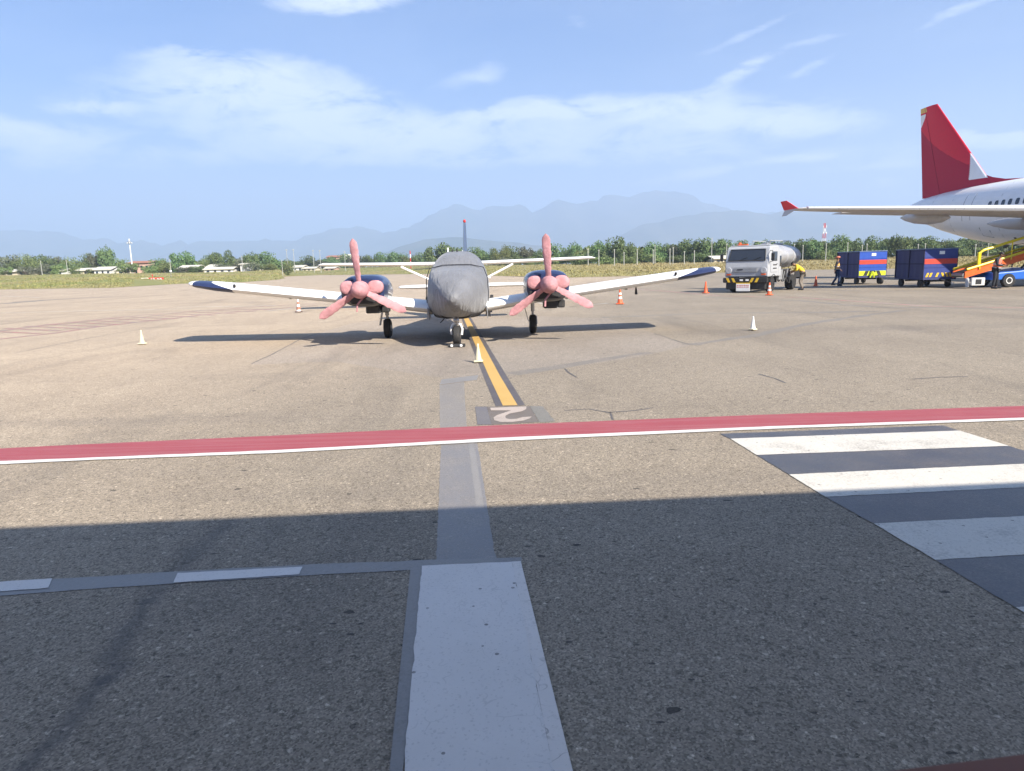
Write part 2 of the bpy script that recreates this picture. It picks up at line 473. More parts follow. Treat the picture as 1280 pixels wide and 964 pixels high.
M['slate_pad'] = roadpaint('slate_pad', (.15, .14, .145), wear=.5, sharp=(.46, .62))
M['faded_red'] = roadpaint('faded_red', (.44, .17, .13), wear=.95, sharp=(.36, .56), under=(.32, .28, .24))
M['faded_white'] = roadpaint('faded_white', (.55, .50, .43), wear=.95, sharp=(.38, .58), under=(.31, .28, .24))

M['white'] = paint('white_paint', (.80, .80, .79), .35, var=.04, dirt=.10, coat=.3)
M['white_wing'] = paint('white_wing_paint', (.82, .81, .79), .4, var=.04, dirt=.08)
M['navy'] = paint('navy_paint', (.018, .03, .085), .3, var=.2, dirt=.1, coat=.4)
M['dark'] = paint('dark_metal', (.03, .03, .032), .5, var=.3, dirt=.3)
M['rubber'] = paint('tyre_rubber', (.022, .022, .023), .75, var=.3, dirt=.35, scale=12)
M['metal'] = paint('bare_metal', (.42, .42, .43), .4, metal=.8, dirt=.35, scale=12)
M['pink'] = paint('pink_canvas', (.50, .25, .265), .9, var=.28, dirt=.35, bump=.7, bscale=16, scale=6, dirtc=(.34, .17, .17), spec=.2)
M['grey_metal'] = paint('grey_metal', (.30, .31, .32), .5, metal=.2, dirt=.3)
M['cone_cream'] = paint('cream_plastic', (.62, .56, .40), .55, var=.1, dirt=.35)
M['cone_orange'] = paint('orange_plastic', (.72, .12, .035), .5, var=.15, dirt=.25)
M['cone_white'] = paint('reflective_white', (.78, .76, .72), .4, dirt=.2)
M['cone_base'] = paint('cone_base', (.10, .05, .04), .7)
M['glass'] = paint('dark_glass', (.03, .035, .045), .08, var=.1, dirt=.05, spec=.8)
M['truck_white'] = paint('truck_white', (.40, .41, .43), .4, var=.06, dirt=.3)
M['tank'] = paint('tank_aluminium', (.55, .55, .56), .38, metal=.55, var=.1, dirt=.3)
M['hiviz_yellow'] = paint('yellow_hazard', (.72, .46, .03), .5, dirt=.2)
M['black'] = paint('black_paint', (.02, .02, .02), .5, dirt=.2)
M['red'] = paint('red_paint', (.60, .04, .03), .45, dirt=.15)
M['cart_blue'] = paint('cart_blue', (.025, .085, .42), .45, var=.1, dirt=.15)
M['cart_dark'] = paint('cart_curtain', (.045, .05, .14), .75, var=.12, dirt=.12, bump=.3, bscale=6, scale=2)
M['cart_red'] = paint('cart_red', (.62, .06, .035), .5, dirt=.15)
M['lime'] = paint('lime_reflective', (.62, .72, .03), .5, dirt=.2)
M['loader_orange'] = paint('loader_orange', (.78, .13, .02), .45, dirt=.2)
M['loader_yellow'] = paint('loader_yellow', (.78, .60, .02), .4, dirt=.1)
M['loader_blue'] = paint('loader_blue', (.02, .13, .55), .45, dirt=.15)
M['skin'] = paint('skin', (.28, .15, .09), .55, var=.1, dirt=0)
M['yellow_vest'] = paint('yellow_shirt', (.75, .52, .03), .8, dirt=.1, bump=.4)
M['orange_vest'] = paint('orange_vest', (.85, .42, .12), .8, dirt=.1, bump=.4)
M['red_vest'] = paint('red_vest', (.70, .20, .13), .8, dirt=.2, bump=.4)
M['silver_band'] = paint('silver_band', (.55, .55, .56), .4, dirt=.1)
M['khaki'] = paint('khaki_cloth', (.20, .17, .14), .85, dirt=.2, bump=.4)
M['denim'] = paint('denim', (.03, .055, .12), .85, dirt=.1, bump=.4)
M['dark_cloth'] = paint('dark_cloth', (.022, .024, .03), .85, dirt=.1, bump=.4)
M['hair'] = paint('dark_hair', (.015, .012, .01), .6, dirt=0)
M['white_cloth'] = paint('white_cloth', (.6, .6, .58), .8, dirt=.1)
M['red_tail'] = paint('tail_red', (.66, .02, .045), .5, var=.05, dirt=.04, spec=.3)
M['red_tail_dark'] = paint('tail_dark_red', (.42, .022, .055), .55, var=.05, dirt=.04, spec=.2)
M['jet_white'] = paint('airliner_white', (.80, .80, .80), .35, var=.03, dirt=.05, scale=1.5, coat=.3)
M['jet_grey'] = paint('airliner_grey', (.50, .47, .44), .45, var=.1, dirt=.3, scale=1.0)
M['jet_lead'] = paint('airliner_leading_edge', (.72, .72, .72), .3, metal=.3, var=.04, dirt=.05)
M['trunk'] = paint('bark', (.11, .085, .06), .9, bump=.5, bscale=8)
M['leaf1'] = leafmat('leaf_green', (.07, .115, .04), (.11, .165, .055), (.17, .21, .08))
M['leaf2'] = leafmat('leaf_yellow_green', (.10, .14, .045), (.15, .19, .06), (.22, .24, .09))
M['leaf3'] = leafmat('leaf_dull', (.09, .105, .065), (.13, .145, .085), (.17, .17, .11))
M['concrete'] = paint('pale_concrete', (.42, .42, .38), .8, dirt=.2)
M['wall_cream'] = paint('cream_wall', (.66, .58, .44), .85, dirt=.25)
M['wall_white'] = paint('whitewash_wall', (.76, .74, .69), .85, dirt=.2)
M['wall_pink'] = paint('pink_wall', (.60, .38, .30), .85, dirt=.25)
M['roof_pale'] = paint('pale_sheet_roof', (.64, .60, .50), .6, dirt=.25)
M['roof_tile'] = paint('red_clay_roof', (.36, .16, .10), .85, dirt=.3)
M['terminal'] = paint('terminal_wall', (.62, .54, .44), .85, dirt=.2)
M['sill'] = paint('brown_sill', (.22, .07, .035), .6, dirt=.2)

M['cone_oldred'] = paint('cone_brown_band', (.38, .17, .11), .6, dirt=.3)
m, t, b = newmat('nacelle_scheme')
tc = t.n('ShaderNodeTexCoord').outputs['Object']
sp = t.n('ShaderNodeSeparateXYZ'); t.l(tc, sp.inputs[0])
st = t.math('ADD', sp.outputs[2], t.math('MULTIPLY', sp.outputs[1], .10))
c = t.ramp(t.math('SUBTRACT', st, .0), [(0.0, (.62, .62, .62)), (.885, (.05, .05, .055)), (.93, (.70, .70, .70)), (.965, (.02, .03, .08)), (.99, (.75, .75, .75)), (1.02, (.018, .03, .085))], 'CONSTANT')
fwd = t.math('LESS_THAN', sp.outputs[1], -1.45)
c2 = t.ramp(sp.outputs[2], [(0.0, (.045, .045, .05)), (.98, (.018, .03, .085))], 'CONSTANT')
t.l(t.mix(fwd, c, c2), b.inputs['Base Color']); b.inputs['Roughness'].default_value = .3; b.inputs['Coat Weight'].default_value = .4
M['nacelle'] = m

M['cart_blue_shaded'] = paint('cart_shaded_blue', (.03, .05, .22), .5, var=.1, dirt=.15)  # cart blue with the airliner wing's shade put into the colour
M['cart_curtain_strap'] = paint('strap_cloth', (.015, .015, .05), .8)
M['cart_roof'] = paint('cart_roof', (.16, .22, .36), .5, dirt=.3)
M['red_tail_seam'] = paint('tail_seam', (.14, .01, .02), .6)
M['flag_yellow'] = paint('tail_yellow', (.75, .45, .08), .4, dirt=.03)
M['sign_cream'] = paint('sign_cream', (.72, .70, .55), .5, dirt=.1)
M['sign_red'] = paint('sign_red', (.55, .03, .03), .5, dirt=.1)

# quilted covers: wrinkles that run across the blade
m, t, b = newmat('grey_canvas')
tc = t.n('ShaderNodeTexCoord').outputs['Object']
n1 = t.noise(tc, 2.5, 5, .6, .5)
n2 = t.noise(t.mapping(tc, scale=(1, .4, 1.6)), 7, 4, .6, 1.0)
cc = t.mix(t.ramp(n1, [(.3, 0.0), (.7, 1.0)]), (.130, .131, .139), (.172, .173, .184))
t.l(cc, b.inputs['Base Color'])
b.inputs['Roughness'].default_value = .55
b.inputs['Sheen Weight'].default_value = .2
bp = t.n('ShaderNodeBump'); bp.inputs['Strength'].default_value = .7; bp.inputs['Distance'].default_value = .07
n3 = t.noise(t.mapping(tc, scale=(2.2, .5, .7), rot=(.3, .5, 0)), 2.6, 3, .5, 1.6)
t.l(t.math('ADD', t.math('MULTIPLY', n3, 1.0), t.math('MULTIPLY', n2, .12)), bp.inputs['Height']); t.l(bp.outputs[0], b.inputs['Normal'])
M['canvas'] = m

# white wing with a navy sweep at the tip, cut by the wing's own coordinates
m, t, b = newmat('wing_tip_scheme')
tc = t.n('ShaderNodeTexCoord').outputs['Object']
sp = t.n('ShaderNodeSeparateXYZ'); t.l(tc, sp.inputs[0])
ax = t.math('ABSOLUTE', sp.outputs[0])
# below this curve the skin is navy: starts at 4.85 on the lower lip, reaches the top at 5.35, ends 5.72
inn = t.math('GREATER_THAN', ax, t.math('ADD', 4.86, t.math('MULTIPLY', t.math('MAXIMUM', t.math('ADD', t.math('SUBTRACT', sp.outputs[2], t.math('MULTIPLY', ax, .123)), -.63), 0.0), 5.0)))
outn = t.math('LESS_THAN', ax, 5.72)
t.l(t.mix(t.math('MULTIPLY', inn, outn), (.82, .81, .79), (.02, .03, .085)), b.inputs['Base Color'])
b.inputs['Roughness'].default_value = .35
M['wing_scheme'] = m

# dry tropical grassland
m, t, b = newmat('grassland')
pos = t.n('ShaderNodeNewGeometry').outputs['Position']
sp = t.n('ShaderNodeSeparateXYZ'); t.l(pos, sp.inputs[0])
n1 = t.noise(t.mapping(pos, scale=(.35, 1, 1)), .06, 6, .65, .5)
n2 = t.noise(pos, .9, 5, .7)
c = t.mix(t.ramp(n1, [(.36, 0.0), (.62, 1.0)]), (.20, .215, .075), (.31, .255, .125))
rightw = t.ramp(t.math('MULTIPLY', t.math('ADD', sp.outputs[0], 10), .02), [(0.0, 0.0), (.8, .75)])
c = t.mix(rightw, c, (.32, .25, .13))
c = t.mix(t.ramp(n2, [(.35, .35), (.62, 0.0)]), c, (.14, .15, .06))
t.l(c, b.inputs['Base Color']); b.inputs['Roughness'].default_value = .9; b.inputs['Specular IOR Level'].default_value = .1
M['grass'] = m
m, t, b = newmat('grass_blades')
pos = t.n('ShaderNodeNewGeometry').outputs['Position']; isl = t.n('ShaderNodeNewGeometry').outputs['Random Per Island']
sp = t.n('ShaderNodeSeparateXYZ'); t.l(pos, sp.inputs[0])
rightw = t.ramp(t.math('MULTIPLY', t.math('ADD', sp.outputs[0], 10), .02), [(0.0, 0.0), (.8, .8)])
n1 = t.noise(pos, .09, 4, .6)
c = t.mix(t.ramp(n1, [(.42, 0.0), (.6, 1.0)]), (.20, .22, .07), (.30, .26, .11))
c = t.mix(rightw, c, (.32, .25, .125)); c = t.mix(t.math('MULTIPLY', isl, .25), c, (.34, .30, .15))
t.l(c, b.inputs['Base Color']); b.inputs['Roughness'].default_value = .8; b.inputs['Specular IOR Level'].default_value = .1
M['blades'] = m
# forested hills
m, t, b = newmat('mountain_forest')
pos = t.n('ShaderNodeNewGeometry').outputs['Position']
n1 = t.noise(pos, .004, 8, .6)
t.l(t.mix(t.ramp(n1, [(.35, 0.0), (.65, 1.0)]), (.035, .05, .03), (.10, .10, .065)), b.inputs['Base Color'])
b.inputs['Roughness'].default_value = 1.0; b.inputs['Specular IOR Level'].default_value = .0
M['mountain'] = m

# ------------------------------------------------------------------ ground
mb = MB(); mb.add([(-9500, -300, -.03), (9500, -300, -.03), (9500, 9500, -.03), (-9500, 9500, -.03)], [(0, 1, 2, 3)])
tag(mb.build('ground', M['grass']), kind='structure')
EDGE = [(-420, 373), (-200, 368), (0, 362), (60, 361), (140, 360), (225, 354.8), (300, 353), (345, 350), (357, 348.2), (352, 346.0), (400, 344.2),
        (530, 342.6), (620, 345), (700, 347.4), (800, 345), (900, 341), (1010, 337.5), (1120, 335.8), (1280, 334), (1500, 331), (1800, 327)]
edge = [at(*p) for p in EDGE]
apron = [(-60, -25, 0), (edge[0].x - 60, edge[0].y - 20, 0)] + [(p.x, p.y, 0) for p in edge] + [(edge[-1].x + 60, edge[-1].y, 0), (edge[-1].x + 60, -25, 0)]
sheet('apron', apron, 0.0, M['asphalt'])


def edgeY(x):
    """depth of the apron's far edge on the ray through this heading"""
    pass


def field_z(ang, Y, Y0):
    # height of the grass bank by heading (x/y), rising away from the apron
    pts = [(-1.2, 3.0), (-.74, 3.0), (-.39, 2.2), (-.30, 2.9), (-.12, 2.6), (.02, 1.8), (.13, 1.6), (.45, 1.3), (.75, 1.0), (1.3, .9)]
    h = pts[0][1]
    for (a, za), (b_, zb) in zip(pts, pts[1:]):
        if ang >= a: h = za + (zb - za) * min(1, (ang - a) / (b_ - a))
    k = max(0.0, min(1.0, (Y - Y0) / 110.0))
    return h * k * (2 - k) * .9


NF, NR = 260, 26
ea = [(p.x / p.y, p.y) for p in edge]


def edge_depth(a):
    best = None
    for (a0, y0), (a1, y1) in zip(ea, ea[1:]):
        lo, hi = min(a0, a1), max(a0, a1)
        if lo <= a <= hi and hi > lo:
            k = (a - a0) / (a1 - a0); y = y0 + (y1 - y0) * k
            best = y if best is None else max(best, y)
    return best if best is not None else ea[-1][1]


def field_point(a, Y):
    Y0 = edge_depth(a)
    z = field_z(a, Y, Y0) + .12 * mnoise.noise(Vector((a * Y * .08, Y * .08, 0))) * min(1, max(0, (Y - Y0) / 5))
    return Vector((a * Y, Y, z))


mb = MB(); vs = []
a_lo, a_hi = ea[0][0], ea[-1][0]
for i in range(NF + 1):
    a = a_lo + (a_hi - a_lo) * i / NF; Y0 = edge_depth(a)
    for j in range(NR + 1):
        Y = Y0 - .3 + (430 - Y0) * (j / NR) ** 1.8
        p = field_point(a, Y); p.z = (.012 if j == 0 else p.z + .02); vs.append(p)
fs = [(i * (NR + 1) + j, (i + 1) * (NR + 1) + j, (i + 1) * (NR + 1) + j + 1, i * (NR + 1) + j + 1) for i in range(NF) for j in range(NR)]
mb.add(vs, fs)
tag(mb.build('grass_field', M['grass'], smooth=True), kind='structure')
# grass tufts: upright blades over the nearer field and the ragged edge
mb = MB()
for i in range(24000):
    a = random.uniform(-.80, .80); Y0 = edge_depth(a)
    Y = Y0 + abs(random.gauss(0, 1)) * 38 + .2
    if Y > 330: continue
    p = field_point(a, Y)
    if abs(a + .512) < .022 and Y < 128: continue
    hgt = random.uniform(.08, .24) * (1.5 if mnoise.noise(Vector((p.x * .1, p.y * .1, 3))) > .15 else 1)
    for k in range(3):
        an = random.uniform(0, 6.28); dx, dy = math.cos(an), math.sin(an); w = random.uniform(.05, .12)
        q = p + Vector((random.uniform(-.25, .25), random.uniform(-.25, .25), -.03))
        mb.add([q + Vector((-dy * w, dx * w, 0)), q + Vector((dy * w, -dx * w, 0)), q + Vector((dx * .12, dy * .12, hgt))], [(0, 1, 2)])
tag(mb.build('grass_tufts', M['blades']), 'ragged dry and green grass growing over the field beyond the apron', 'grass', kind='stuff')

# ------------------------------------------------------------------ mountains
def ridge(name, Y, prof, depth, rough, seed):
    mb = MB(); n = 320; rows = 16; vs = []
    for i in range(n + 1):
        px = prof[0][0] + (prof[-1][0] - prof[0][0]) * i / n
        py = prof[-1][1]
        for (x0, y0), (x1, y1) in zip(prof, prof[1:]):
            if x0 <= px <= x1: py = y0 + (y1 - y0) * (px - x0) / (x1 - x0); break
        top = pz(px, py, Y)
        top.z += rough * (mnoise.fractal(Vector((top.x * .0045, seed, 0)), 1.0, 2.0, 5))
        for j in range(rows + 1):
            k = j / rows                                # 0 front foot .. .5 crest .. 1 back foot
            s = 1 - abs(k - .5) * 2
            y = Y + (k - .5) * 2 * depth
            spur = mnoise.fractal(Vector((top.x * .003, y * .0015, seed + 4)), 1.0, 2.0, 5)
            z = max(-1, top.z * (s ** 1.1) + spur * rough * 1.4 * math.sin(math.pi * s) * (1 if j != rows // 2 else 0))
            vs.append((top.x, y, z if s > 0 else -1.0))
    fs = [(i * (rows + 1) + j, (i + 1) * (rows + 1) + j, (i + 1) * (rows + 1) + j + 1, i * (rows + 1) + j + 1) for i in range(n) for j in range(rows)]
    mb.add(vs, fs); return tag(mb.build(name, M['mountain'], smooth=True), kind='structure')


ridge('mountains', 7600, [(-700, 300), (-200, 282), (0, 288), (60, 288), (110, 300), (200, 303), (370, 300), (400, 292), (430, 283), (455, 284), (480, 292), (510, 284), (545, 265),
      (570, 256), (590, 260), (625, 258), (665, 262), (700, 252), (730, 255), (760, 243), (790, 246), (820, 237), (850, 240), (885, 252), (930, 268), (1000, 266), (1080, 262),
      (1170, 262), (1300, 255), (1500, 248), (1900, 270)], 1500, 62, 1.0)
ridge('mountains', 5400, [(700, 322), (760, 300), (800, 284), (840, 272), (880, 266), (920, 262), (960, 268), (1010, 264), (1060, 270), (1120, 266), (1200, 272), (1300, 264), (1500, 258), (1900, 282)], 700, 20, 5.0)
ridge('mountains', 4300, [(470, 322), (500, 308), (530, 300), (560, 296), (600, 299), (650, 304), (720, 312), (780, 320)], 600, 7, 9.0)

# ------------------------------------------------------------------ haze
hz = MB(); hz.box((0, 4600, 405), (19400, 9900, 812))
ho = hz.build('haze', M['mountain']); ho.data.materials.clear()
hm = bpy.data.materials.new('haze_air'); hm.use_nodes = True
for n in list(hm.node_tree.nodes): hm.node_tree.nodes.remove(n)
HN = NT(hm.node_tree)
pv = HN.n('ShaderNodeVolumePrincipled'); pv.inputs['Color'].default_value = (.57, .73, 1.0, 1)
pv.inputs['Density'].default_value = 2.8e-4; pv.inputs['Anisotropy'].default_value = .1
mo = HN.n('ShaderNodeOutputMaterial'); HN.l(pv.outputs[0], mo.inputs['Volume'])
ho.data.materials.append(hm); tag(ho, kind='stuff')
# --PART2--

# ------------------------------------------------------------------ paint on the apron
def band(name, up, lo, z, mat):
    """strip between two pixel-traced ground lines"""
    z *= PAINT
    a = [at(*p) for p in up]; b = [at(*p) for p in lo]
    def fine(L):
        out = []
        for p, q in zip(L, L[1:]):
            n_ = max(1, int((q - p).length / .05))
            for k_ in range(n_):
                w = p.lerp(q, k_ / n_); out.append(w + Vector((0, .007 * mnoise.fractal(w * 5.0, 1.0, 2.0, 4), 0)))
        out.append(L[-1]); return out
    if (a[0] - a[-1]).length < 60: a = fine(a); b = [a_.lerp(a_, 0) for a_ in fine(b)]
    m_ = min(len(a), len(b)); a = [a[int(i * (len(a) - 1) / (m_ - 1))] for i in range(m_)]; b = [b[int(i * (len(b) - 1) / (m_ - 1))] for i in range(m_)]
    mb = MB(); n = len(a); vs = [(p.x, p.y, z) for p in a] + [(p.x, p.y, z) for p in b]
    mb.add(vs, [(n + i, n + i + 1, i + 1, i) for i in range(n - 1)])
    return tag(mb.build(name, mat), kind='structure')


def ext(p, q, k):
    return (p[0] + (p[0] - q[0]) * k, p[1] + (p[1] - q[1]) * k)


RU = [(0, 561.5), (100, 556.5), (340, 545.5), (640, 531.5), (960, 519), (1280, 508)]
RL = [(0, 577.5), (100, 573.5), (340, 564), (640, 547.5), (960, 534), (1280, 523)]
WL = [(0, 581.5), (100, 576.5), (340, 567.5), (640, 551.5), (960, 537.2), (1280, 526)]
RU = [ext(RU[0], RU[1], 4)] + RU + [ext(RU[-1], RU[-2], 1.2)]
RL = [ext(RL[0], RL[1], 4)] + RL + [ext(RL[-1], RL[-2], 1.2)]
WL = [ext(WL[0], WL[1], 4)] + WL + [ext(WL[-1], WL[-2], 1.2)]
band('red_boundary_line', RU, RL, .020, M['red_line'])
band('white_boundary_line', RL, WL, .024, M['white_line'])

# crosswalk: each bar a sheet of its own
cwL = [(900.3, 542.8), (912.8, 549), (945.6, 569.4), (986.3, 593.8), (1031.6, 621.9), (1091.9, 655.3), (1169, 700.9), (1269, 760.3), (1385, 830)]
cwR = [(1178.4, 532.2), (1197.2, 539.0), (1251.9, 558.4), (1280, 580.6), (1280, 610.0), (1280, 646.0), (1280, 694.4), (1280, 759.8), (1470, 823)]
R0, R1 = at(1178.4, 532.2), at(1251.9, 558.4)
L0, L1 = at(900.3, 542.8), at(1269, 760.3)
wdir = (L1 - L0).normalized()


def meet(p, q, a, d):
    r = q - p; det = r.x * (-d.y) + r.y * d.x; w = a - p
    k = (w.x * (-d.y) + w.y * d.x) / det
    return p + r * k


rows = []
for l, r_ in zip(cwL, cwR):
    p = at(*l); q = at(*r_); rows.append((p, meet(p, q, R0, wdir)))
CWM = ['dark_cross', 'white_cross'] * 4
for i in range(8):
    (p0, q0), (p1, q1) = rows[i], rows[i + 1]
    nm = 'crosswalk_stripe'
    sheet(nm, [p0, q0, q1, p1], .012 if i % 2 == 0 else .016, M[CWM[i]])

# grey over-painted patches, old lane band, broken white line and the wide white bar
sheet('overpaint_patch', [at(*p) for p in ((549.5, 481.5), (580, 477.5), (584.5, 550), (550, 551))], .004, M['grey_over'])
sheet('overpaint_patch', [at(*p) for p in ((551.5, 552), (596, 550), (618, 690), (624, 702), (545, 704))], .004, M['blue_over'])
sheet('overpaint_patch', [at(*p) for p in ((549.5, 481), (596, 475), (598, 469), (552, 474.5))], .006, M['grey_band'])
band('old_lane_band', [(-260, 744), (0, 729), (200, 716), (400, 705.5), (525, 701), (652, 697)], [(-260, 764), (0, 745), (200, 731), (400, 719), (525, 712), (652, 703.5)], .008, M['grey_band'])
sheet('overpaint_patch', [at(*p) for p in ((585, 552), (592, 552), (606, 640), (596, 640))], .0055, M['grey_band'])
sheet('overpaint_border', [at(*p) for p in ((514, 703), (530, 703), (499, 1010), (482, 1010))], .012, M['grey_band'])
sheet('lane_dash', [at(*p) for p in ((222, 717.5), (378, 709.5), (374, 719), (217, 729.5))], .016, M['bar_white'])
sheet('lane_dash', [at(*p) for p in ((-110, 735), (66, 724), (60, 736), (-118, 749))], .016, M['bar_white'])
sheet('wide_white_bar', [at(*p) for p in ((527.5, 708.5), (640, 703.6), (701, 1010), (500, 1010))], .020, M['bar_white'])
sheet('white_bar_old_edge', [at(*p) for p in ((640, 703.6), (651, 703), (727, 1010), (701, 1010))], .022, M['bar_old'])

# yellow lead-in line with its dark borders, and the stand number painted for pilots
yl = [(570.5, 376), (577.7, 394), (594, 431), (610.9, 470), (628.6, 507.5)]
yr = [(575, 376), (583.5, 394), (604, 431), (624.9, 470), (647, 507)]
bl = [(568.5, 376), (575.2, 394), (588.5, 431), (603, 467), (619.6, 508)]
br = [(577.5, 376), (586.5, 394), (609.5, 431), (632, 468), (656.5, 507)]
def vband(name, l, r, z, mat):
    z *= PAINT
    a = [at(*p) for p in l]; b = [at(*p) for p in r]; n = len(a)
    mb = MB(); mb.add([(p.x, p.y, z) for p in a] + [(p.x, p.y, z) for p in b], [(i, n + i, n + i + 1, i + 1) for i in range(n - 1)])
    return tag(mb.build(name, mat), kind='structure')
vband('yellow_line_border', bl, br, .008, M['black_border'])
vband('yellow_guide_line', yl, yr, .014, M['yellow_line'])
Z = lambda x, y: (560 + x / 9.14, 480 + y / 9.14)
sheet('number_pad', [at(*Z(*p)) for p in ((310, 262), (445, 262), (500, 468), (335, 468))], .010, M['slate_pad'])
sheet('number_pad', [at(*Z(*p)) for p in ((450, 262), (930, 258), (1040, 440), (500, 468))], .010, M['brown_pad'])
sheet('number_pad', [at(*Z(*p)) for p in ((935, 255), (1085, 258), (1225, 432), (1045, 442))], .010, M['green_pad'])
outl = [(483, 278), (895, 263), (893, 292), (845, 318), (700, 345), (655, 372), (660, 398), (700, 408), (780, 405), (850, 385), (955, 378), (935, 400), (860, 425), (740, 440),
        (600, 440), (530, 420), (520, 388), (560, 362), (640, 335), (720, 308), (490, 308)]
import mathutils.geometry as mg
pts = [at(*Z(*p)) for p in outl]
tri = mg.tessellate_polygon([[Vector((p.x, p.y, 0)) for p in pts]])
mb = MB(); mb.add([(p.x, p.y, .018 * PAINT) for p in pts], [tuple(t_) for t_ in tri])
tag(mb.build('painted_number', M['numeral']), kind='structure')


def ribbon(name, pix, w, z, mat, jag=0.0):
    """narrow strip along a ground line; w in metres"""
    z *= PAINT
    P = [at(*p) for p in pix]; fine = []
    for a, b in zip(P, P[1:]):
        k = max(1, int((b - a).length / .5)) if jag else 1
        for i in range(k):
            q = a.lerp(b, i / k)
            if jag: q = q + Vector((random.uniform(-jag, jag), random.uniform(-jag, jag), 0))
            fine.append(q)
    fine.append(P[-1]); mb = MB(); vs = []
    for i, p in enumerate(fine):
        a = fine[max(i - 1, 0)]; b = fine[min(i + 1, len(fine) - 1)]
        d = (b - a).normalized(); n = Vector((-d.y, d.x, 0)) * w * .5 * (random.uniform(.5, 1.3) if jag else 1)
        vs += [(p.x + n.x, p.y + n.y, z), (p.x - n.x, p.y - n.y, z)]
    mb.add(vs, [(2 * i, 2 * i + 1, 2 * i + 3, 2 * i + 2) for i in range(len(fine) - 1)])
    return tag(mb.build(name, mat), kind='structure')


# smoother, greyer slab the small aircraft stands on
sheet('asphalt_patch', [at(*p) for p in ((313, 456), (376, 424), (440, 404), (560, 392), (760, 398), (828, 420), (862, 432), (800, 446), (640, 470), (560, 474), (420, 452))], .0025, M['patch'])
for c_ in ([(704, 513), (735, 512), (763, 516), (795, 513), (816, 510)], [(763, 516), (766, 525)], [(706, 461), (712, 466), (721, 472)], [(950, 468), (968, 473), (982, 479)],
           [(1140, 474), (1175, 472), (1210, 471)], [(313, 455), (340, 443), (376, 424), (400, 416)], [(20, 441), (60, 433), (105, 424), (150, 416), (200, 408)], [(818, 417), (845, 426), (862, 431)]):
    ribbon('crack', c_, .032, .006, M['tar'], .02)
ribbon('repair_band', [(862, 431), (940, 420), (1010, 405), (1075, 395), (1130, 388)], .32, .005, M['repair'], .03)
ribbon('repair_band', [(640, 468), (700, 459), (760, 448), (812, 441)], .28, .005, M['repair'], .03)
ribbon('repair_band', [(750, 397), (880, 392), (1000, 391), (1100, 389)], .35, .0055, M['repair'], .05)
ribbon('repair_band', [(880, 372), (1000, 376), (1090, 384), (1180, 385), (1400, 391)], .3, .006, M['repair'], .05)
ribbon('repair_band', [(0, 380), (60, 375), (140, 371)], 1.2, .005, M['repair'], .1)
ribbon('repair_band', [(990, 362), (1100, 364), (1280, 363)], .5, .004, M['repair'], .05)

# faded safety hatching on the left of the apron
for l_ in ([(0, 414), (60, 406), (110, 401), (180, 394), (260, 388), (330, 383), (400, 379)], [(-60, 428), (0, 424), (65, 417), (120, 409), (180, 402), (250, 394), (330, 387), (395, 382)],
           [(770, 360), (830, 364), (900, 370), (1000, 372), (1160, 383), (1280, 385)]):
    ribbon('faded_red_line', l_, .26, .009, M['faded_red'])
for k in range(13):
    t_ = k / 13
    x0 = -20 + 340 * t_; y0 = 414 - 29.5 * t_ ** .85
    x1 = x0 + 70 - 22 * t_; y1 = y0 + 3.2 - 2.2 * t_
    ribbon('faded_red_line', [(x0, y0), (x1, y1)], .2, .011, M['faded_red'])
for l_ in ([(0, 391.5), (90, 389), (200, 387), (240, 386)], [(0, 370), (50, 372)], [(220, 384), (300, 383), (345, 382)], [(333, 389), (365, 386)], [(645, 372), (700, 385), (760, 379)]):
    ribbon('faded_white_line', l_, .22, .010, M['faded_white'])

# ------------------------------------------------------------------ terminal that throws the shade (behind and around the camera)
sa, sb_ = at(0, 660), at(1010, 615)
ang = math.atan2(sb_.y - sa.y, sb_.x - sa.x)
HR = 4.15                                               # roof edge height
mid_ = (sa + sb_) * .5 - Vector((SUN_SHIFT.x * HR, SUN_SHIFT.y * HR, 0))     # a point under the roof edge
front = mid_.y - mid_.x * math.tan(ang)                 # depth of the facade at x = 0
tb = empty('terminal_building', (0, front, 0), ang, 'low grey terminal building whose roof edge shades the foreground asphalt', 'building')
mb = MB()
for (x0, x1, z0, z1) in ((-40, -1.6, 0, HR), (1.9, 40, 0, HR), (-1.6, 1.9, 0, 1.10), (-1.6, 1.9, 3.1, HR)):
    mb.box(((x0 + x1) / 2, -.11, (z0 + z1) / 2), (x1 - x0, .22, z1 - z0))
mb.build('wall', M['terminal'], tb)
mb = MB(); mb.box((-39.9, -7.2, HR / 2), (.2, 13.96, HR - .01)); mb.box((39.9, -7.2, HR / 2), (.2, 13.96, HR - .01)); mb.box((0, -14.3, HR / 2), (80, .2, HR - .01)); mb.build('side_wall', M['terminal'], tb)
mb = MB(); mb.box((0, -7.3, HR - .12), (79.5, 13.6, .2)); mb.build('roof', M['terminal'], tb)
mb = MB(); mb.box((0, -7.2, .05), (79.5, 13.9, .1)); mb.build('floor', M['terminal'], tb)
FRONT, FANG = front, ang
print('FRONT', front, math.degrees(ang))

# ------------------------------------------------------------------ small twin under covers
PX, PY, PYAW = -1.16, 16.27, R(1.79)
tw = empty('twin_engine_airplane', (PX, PY, 0), PYAW, 'small white and navy twin-engine airplane with a grey cover and pink propeller covers', 'airplane')


def sect(y, hw, z0, z1, p=2.6, n=28, xc=0.0, topn=1.0):
    """superellipse ring in the x-z plane; topn narrows the top"""
    ring = []
    for k in range(n):
        a = 2 * math.pi * k / n; c, s = math.cos(a), math.sin(a)
        x = math.copysign(abs(c) ** (2 / p), c) * hw; z = math.copysign(abs(s) ** (2 / p), s)
        f = 1 - (1 - topn) * max(0, z) ** 1.3
        ring.append(Vector((xc + x * f, y, (z0 + z1) / 2 + z * (z1 - z0) / 2)))
    return ring


